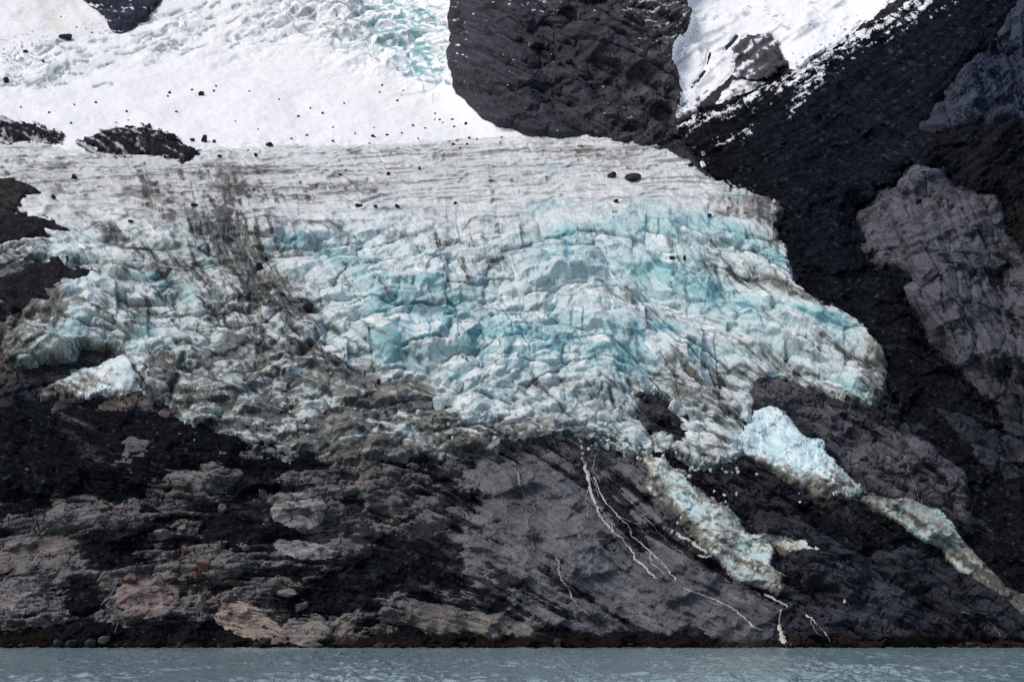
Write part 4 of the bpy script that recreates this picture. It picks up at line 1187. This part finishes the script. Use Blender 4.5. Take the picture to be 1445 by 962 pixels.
for a in [
    (186, 818, 24, 11, B_RED, "reddish boulder on top of the pinkish domed slab"), (288, 803, 24, 13, B_RED, "reddish rounded boulder in the middle of the boulder field"), (262, 779, 17, 9, B_RED, "small rust coloured boulder above the boulder field"),
    (278, 816, 22, 9, B_RED, "flat reddish boulder under the rounded reddish one"), (250, 806, 22, 14, B_PALE, "grey boulder left of the reddish rounded boulder"), (222, 822, 26, 12, B_PALE, "grey boulder right of the reddish boulder on the domed slab"),
    (312, 815, 24, 9, B_PALE, "flat tan boulder below the blocky tan slab"), (228, 760, 28, 12, B_PALE, "pale striped boulder in black debris above the boulder field"), (257, 747, 20, 9, B_PALE, "pale flat boulder right of the striped boulder"),
    (314, 722, 16, 10, B_PALE, "grey boulder high in the black debris"), (335, 834, 22, 8, B_PALE, "flat grey boulder above the big tan slab"), (405, 840, 34, 9, B_PALE, "long tan boulder above the grey waterline slab"),
    (283, 858, 18, 16, B_PALE, "upright grey boulder left of the big tan slab"), (425, 860, 22, 12, B_PALE, "round grey boulder on the joint of the tan and the grey slab"), (145, 906, 26, 12, B_PALE, "grey boulder at the waterline below the white trickle"),
    (95, 877, 16, 6, B_PALE, "small tan boulder in the black debris above the shore"), (392, 822, 12, 9, B_PALE, "small tan boulder left of the long tan boulder"), (370, 700, 16, 14, B_PALE, "grey boulder left of the brightest round topped slab"),
    (65, 843, 14, 6, B_PALE, "small grey boulder at the end of the smooth low slab"), (38, 664, 8, 4, B_PALE, "tiny pale boulder in the black scree at the left edge"), (345, 775, 14, 7, B_PALE, "pale boulder between the slabs and the boulder field"), (305, 776, 16, 8, B_PALE, "grey brown boulder above the blocky tan slab")]:
    boulder(*a[:4], a[5], group=GR, mat=a[4])
cr_ = random.Random(5)
CHIPS = [(cr_.gauss(u0, su_), cr_.gauss(v0, sv_), cr_.uniform(3, 7)) for u0, v0, su_, sv_, n_ in ((985, 648, 26, 7, 14), (850, 625, 40, 9, 14), (1030, 665, 14, 6, 6), (955, 745, 10, 14, 6), (1010, 700, 12, 6, 6), (1080, 790, 12, 10, 6),
         (640, 600, 60, 12, 10), (760, 600, 60, 12, 10), (350, 590, 60, 18, 10), (1150, 690, 30, 8, 5)) for _ in range(n_)]
for k, (u, v, w) in enumerate([(820, 622, 12), (836, 616, 9), (868, 612, 10), (858, 634, 11), (915, 640, 13), (936, 645, 9), (955, 578, 24), (840, 628, 9), (884, 636, 10), (902, 650, 9), (1192, 848, 6), (1026, 668, 7), (1012, 652, 6), (690, 590, 9), (620, 576, 22),
                               (648, 548, 20), (590, 585, 10), (872, 590, 16), (760, 560, 14), (720, 560, 12), (880, 620, 9), (846, 600, 10)] + CHIPS):
    boulder(u, v, w, w * 0.75, "broken chunk of pale ice lying on the grit at the glacier's foot", "ice chunk", "ice chunks at the glacier's foot", mat=B_ICE, name="ice_chunk")


# stones along the waterline
wr_ = random.Random(9)
for k in range(46):
    w_ = 4 + 22 * wr_.random() ** 2.5
    boulder(wr_.uniform(4, W - 4), wr_.uniform(909.5, 912.8), w_, w_ * wr_.uniform(0.35, 0.6), "dark wet stone at the waterline along the foot of the rocks", "stone", "dark stones along the waterline", name="stone", mat=B_DARK)

# ------------------------------------------------------------------ melt water running down the rock
def stream(runs, label, name="stream", cat="stream", bright=0.85, branches=1):
    import bmesh
    bm = bmesh.new()
    runs = list(runs)
    if name == "stream":
        w0, w1, main = runs[0]
        p = np.array(main, float)
        for _ in range(branches):
            t = random.uniform(0.1, 0.8) * (len(p) - 1)
            a = p[int(t)] + (p[min(int(t) + 1, len(p) - 1)] - p[int(t)]) * (t % 1)
            d = p[min(int(t) + 1, len(p) - 1)] - p[int(t)]
            d = d / (np.hypot(*d) + 1e-6)
            sd_ = random.choice((-1, 1))
            q = [tuple(a)]
            for k in range(random.randint(3, 6)):
                a = a + d * random.uniform(5, 9) + np.array([-d[1], d[0]]) * sd_ * (3.5 if k < 2 else random.uniform(-2, 2))
                q.append(tuple(a))
            runs.append((max(1.0, w1 * 0.5), max(0.7, w1 * 0.35), q))
    for w0, w1, pts in runs:
        p = np.array(pts, float)
        seg = np.hypot(*np.diff(p, axis=0).T)
        L = np.concatenate([[0], np.cumsum(seg)])
        n = max(2, int(L[-1] / 2.2))
        tt = np.linspace(0, L[-1], n)
        uu = np.interp(tt, L, p[:, 0])
        vv = np.interp(tt, L, p[:, 1])
        jit = np.array([random.uniform(-1, 1) for _ in range(n)])
        jit = np.convolve(jit, [0.25, 0.5, 0.25], 'same')
        uu = uu + jit * 1.5
        c3 = []
        for a, b in zip(uu, vv):
            q = find(a, b)
            c3.append(q)
        c3 = np.array(c3)
        # keep the water lying over the ground: no sudden jumps in depth
        for _ in range(2):
            c3[1:-1, 1] = np.minimum(c3[1:-1, 1], 0.5 * (c3[:-2, 1] + c3[2:, 1]))
        wob = np.convolve([random.uniform(0.1, 1.3) for _ in range(n + 8)], np.ones(5) / 5, 'same')[4:4 + n]
        rows = []
        for i in range(n):
            f = i / (n - 1)
            mpp = c3[i, 1] / FOC
            w = (w0 + (w1 - w0) * f) * mpp * wob[i] * (0.35 if i in (0, n - 1) else 1)
            d = uu[min(i + 1, n - 1)] - uu[max(i - 1, 0)], vv[min(i + 1, n - 1)] - vv[max(i - 1, 0)]
            l_ = math.hypot(*d) + 1e-6
            nx, nz = d[1] / l_, d[0] / l_
            c_ = c3[i] + np.array([0, -0.5, 0.25])
            a_ = bm.verts.new((c_[0] - nx * w * .5, c_[1] + 0.35, c_[2] - nz * w * .5))
            b_ = bm.verts.new((c_[0], c_[1] - 0.15, c_[2]))
            e_ = bm.verts.new((c_[0] + nx * w * .5, c_[1] + 0.35, c_[2] + nz * w * .5))
            rows.append((a_, b_, e_))
        for x, y in zip(rows[:-1], rows[1:]):
            bm.faces.new((x[0], x[1], y[1], y[0]))
            bm.faces.new((x[1], x[2], y[2], y[1]))
    me = bpy.data.meshes.new(name)
    bm.normal_update()
    bm.to_mesh(me)
    bm.free()
    org = np.array([v.co[:] for v in me.vertices])
    o0 = Vector(org.mean(0))
    o0.z = org[:, 2].min()
    for v in me.vertices:
        v.co -= o0
    me.materials.append(WATER_MATS[0 if bright > 0.7 else 1])
    o = bpy.data.objects.new(name, me)
    o.location = o0
    col.objects.link(o)
    return tag(o, label, cat)


WATER_MATS = [plain_mat("white_water", srgb(186, 184, 178), rough=0.5, var=0.25, scale=0.6, spec=0.3), plain_mat("thin_water", srgb(138, 133, 125), rough=0.4, var=0.3, scale=0.6, spec=0.4)]
stream([(3.5, 2.5, [(724, 650), (728, 662), (734, 680), (738, 698), (742, 703)]), (2, 1.5, [(742, 703), (752, 710), (756, 722), (746, 728)]), (2, 1.5, [(746, 728), (744, 738), (747, 750), (752, 764), (755, 775)]), (1.6, 1.2, [(744, 738), (756, 742), (768, 752), (774, 764)])],
       "thin broken trickle down the grey slab, leftmost from the glacier's middle foot", bright=.6)
stream([(4, 3, [(786, 784), (788, 800), (792, 818), (802, 832), (808, 846), (818, 858), (830, 868), (846, 878)]), (1.5, 1.2, [(864, 856), (858, 868), (846, 878)])], "short curved rivulet low on the grey slab above the shore", bright=.6)
stream([(6, 4, [(822, 645), (828, 665), (832, 688), (840, 712), (848, 730), (862, 746)]), (4, 3, [(862, 746), (878, 760), (890, 775), (898, 790), (912, 802), (926, 816)]), (2.5, 2, [(838, 672), (848, 696), (858, 712), (872, 728), (886, 740)]),
        (2.5, 2.5, [(886, 740), (892, 756), (904, 768), (918, 778), (930, 790), (940, 800), (954, 818)]), (2, 1.5, [(918, 778), (920, 795), (934, 806), (945, 818)]), (1.5, 1.2, [(840, 640), (836, 660), (846, 680)]), (1.5, 1.2, [(872, 728), (896, 738), (910, 752)])],
       "widest white braided stream falling down the grey slab from the glacier's foot", branches=4)
stream([(1.5, 1.5, [(945, 768), (962, 780), (980, 796), (1002, 817)])], "fine straight rivulet left of the ice tongue", bright=.6)
stream([(2, 3, [(962, 829), (980, 836), (1010, 846)]), (3, 4, [(1010, 846), (1034, 858), (1052, 872), (1062, 884), (1076, 889)])], "white diagonal stream ending low on the rock, left of the small waterfall")
stream([(5, 3, [(1078, 838), (1094, 847), (1114, 857)]), (3, 4, [(1104, 858), (1100, 872), (1098, 880)]), (7, 13, [(1099, 880), (1102, 892), (1106, 908)])], "small white waterfall dropping into the sea below the ice tongue's tip", name="waterfall", cat="waterfall")
stream([(3, 2, [(1138, 866), (1148, 876), (1154, 881)]), (1.2, 1.2, [(1154, 881), (1160, 890)]), (2.5, 3, [(1160, 890), (1166, 896), (1172, 906)])], "short white stream thinning in its middle, right of the small waterfall")
stream([(1.4, 1.2, [(1274, 640), (1280, 655), (1284, 672), (1294, 688), (1296, 704), (1304, 712)])], "hair thin rivulet on the grey rock under the right end of the glacier", bright=.6)
stream([(2, 2, [(167, 822), (158, 834), (150, 846), (142, 855)]), (1.5, 1.5, [(162, 860), (165, 872), (168, 880), (160, 894)])], "white trickle running down beside the pinkish domed slab", bright=.6)
stream([(1.5, 1.2, [(700, 668), (704, 690), (712, 712), (716, 735), (724, 756)])], "faint thread of water left of the broken trickle on the grey slab", bright=.6)
stream([(1.6, 1.2, [(905, 722), (920, 740), (938, 760), (952, 778), (970, 800)])], "thin thread of water between the braided stream and the ice tongue", bright=.6)
stream([(1.5, 1.2, [(1352, 862), (1372, 868), (1390, 874)]), (1.2, 1.2, [(1390, 874), (1404, 884), (1412, 898)])], "small trickle low on the dark rocks near the right edge", bright=.6)
# ice and snow left in a crack beside the tongue
stream([(9, 4, [(953, 752), (962, 758), (975, 764)]), (6, 4, [(975, 764), (985, 772), (998, 780)]), (5, 3, [(984, 784), (996, 787), (1006, 783)])], "ragged white snow sliver in a crack along the left side of the ice tongue", name="snow_patch", cat="snow patch")

# ------------------------------------------------------------------ the sea
su = np.concatenate([[-3000, -1500, -700, -300], np.arange(-100, W + 101, 1.1), [W + 300, W + 700, W + 1500, W + 3000]])
sv = np.concatenate([np.arange(912.2, 975, 0.22), np.linspace(976, 1100, 60), np.geomspace(1110, 4000, 25)])
SU, SV = np.meshgrid(su.astype(F32), sv.astype(F32))
sx_, sy_, sz_ = ray(SU, SV)
k_ = -CAM_Z / sz_
X, Y = sx_ * k_, sy_ * k_
wq = fbm(X / 9, Y / 70, 2, 920)
wave = 0.8 * fbm(X / 5.5 + 0.4 * wq, Y / 26, 2, 910, 0.6) + 0.28 * ridged(X / 4.2 + 0.5 * wq, Y / 22, 2, 950, 0.6) + 0.06 * fbm(X / 1.2, Y / 12, 2, 930, 0.6)
wave *= (0.7 + 0.5 * perlin(X / 40, Y / 160, 940)) * 1.35
PS = np.stack([X, Y, wave], -1)
ms_ = bpy.data.materials.new("sea_water")
ms_.use_nodes = True
b_ = ms_.node_tree.nodes["Principled BSDF"]
b_.inputs["Base Color"].default_value = (0.19, 0.28, 0.31, 1)
b_.inputs["Roughness"].default_value = 0.14
b_.inputs["IOR"].default_value = 1.33
sea = grid_object("sea", PS, np.ones(PS.shape[:2], bool), None, ms_)
tag(sea, "grey teal choppy sea along the foot of the rocks", "sea", kind="structure")
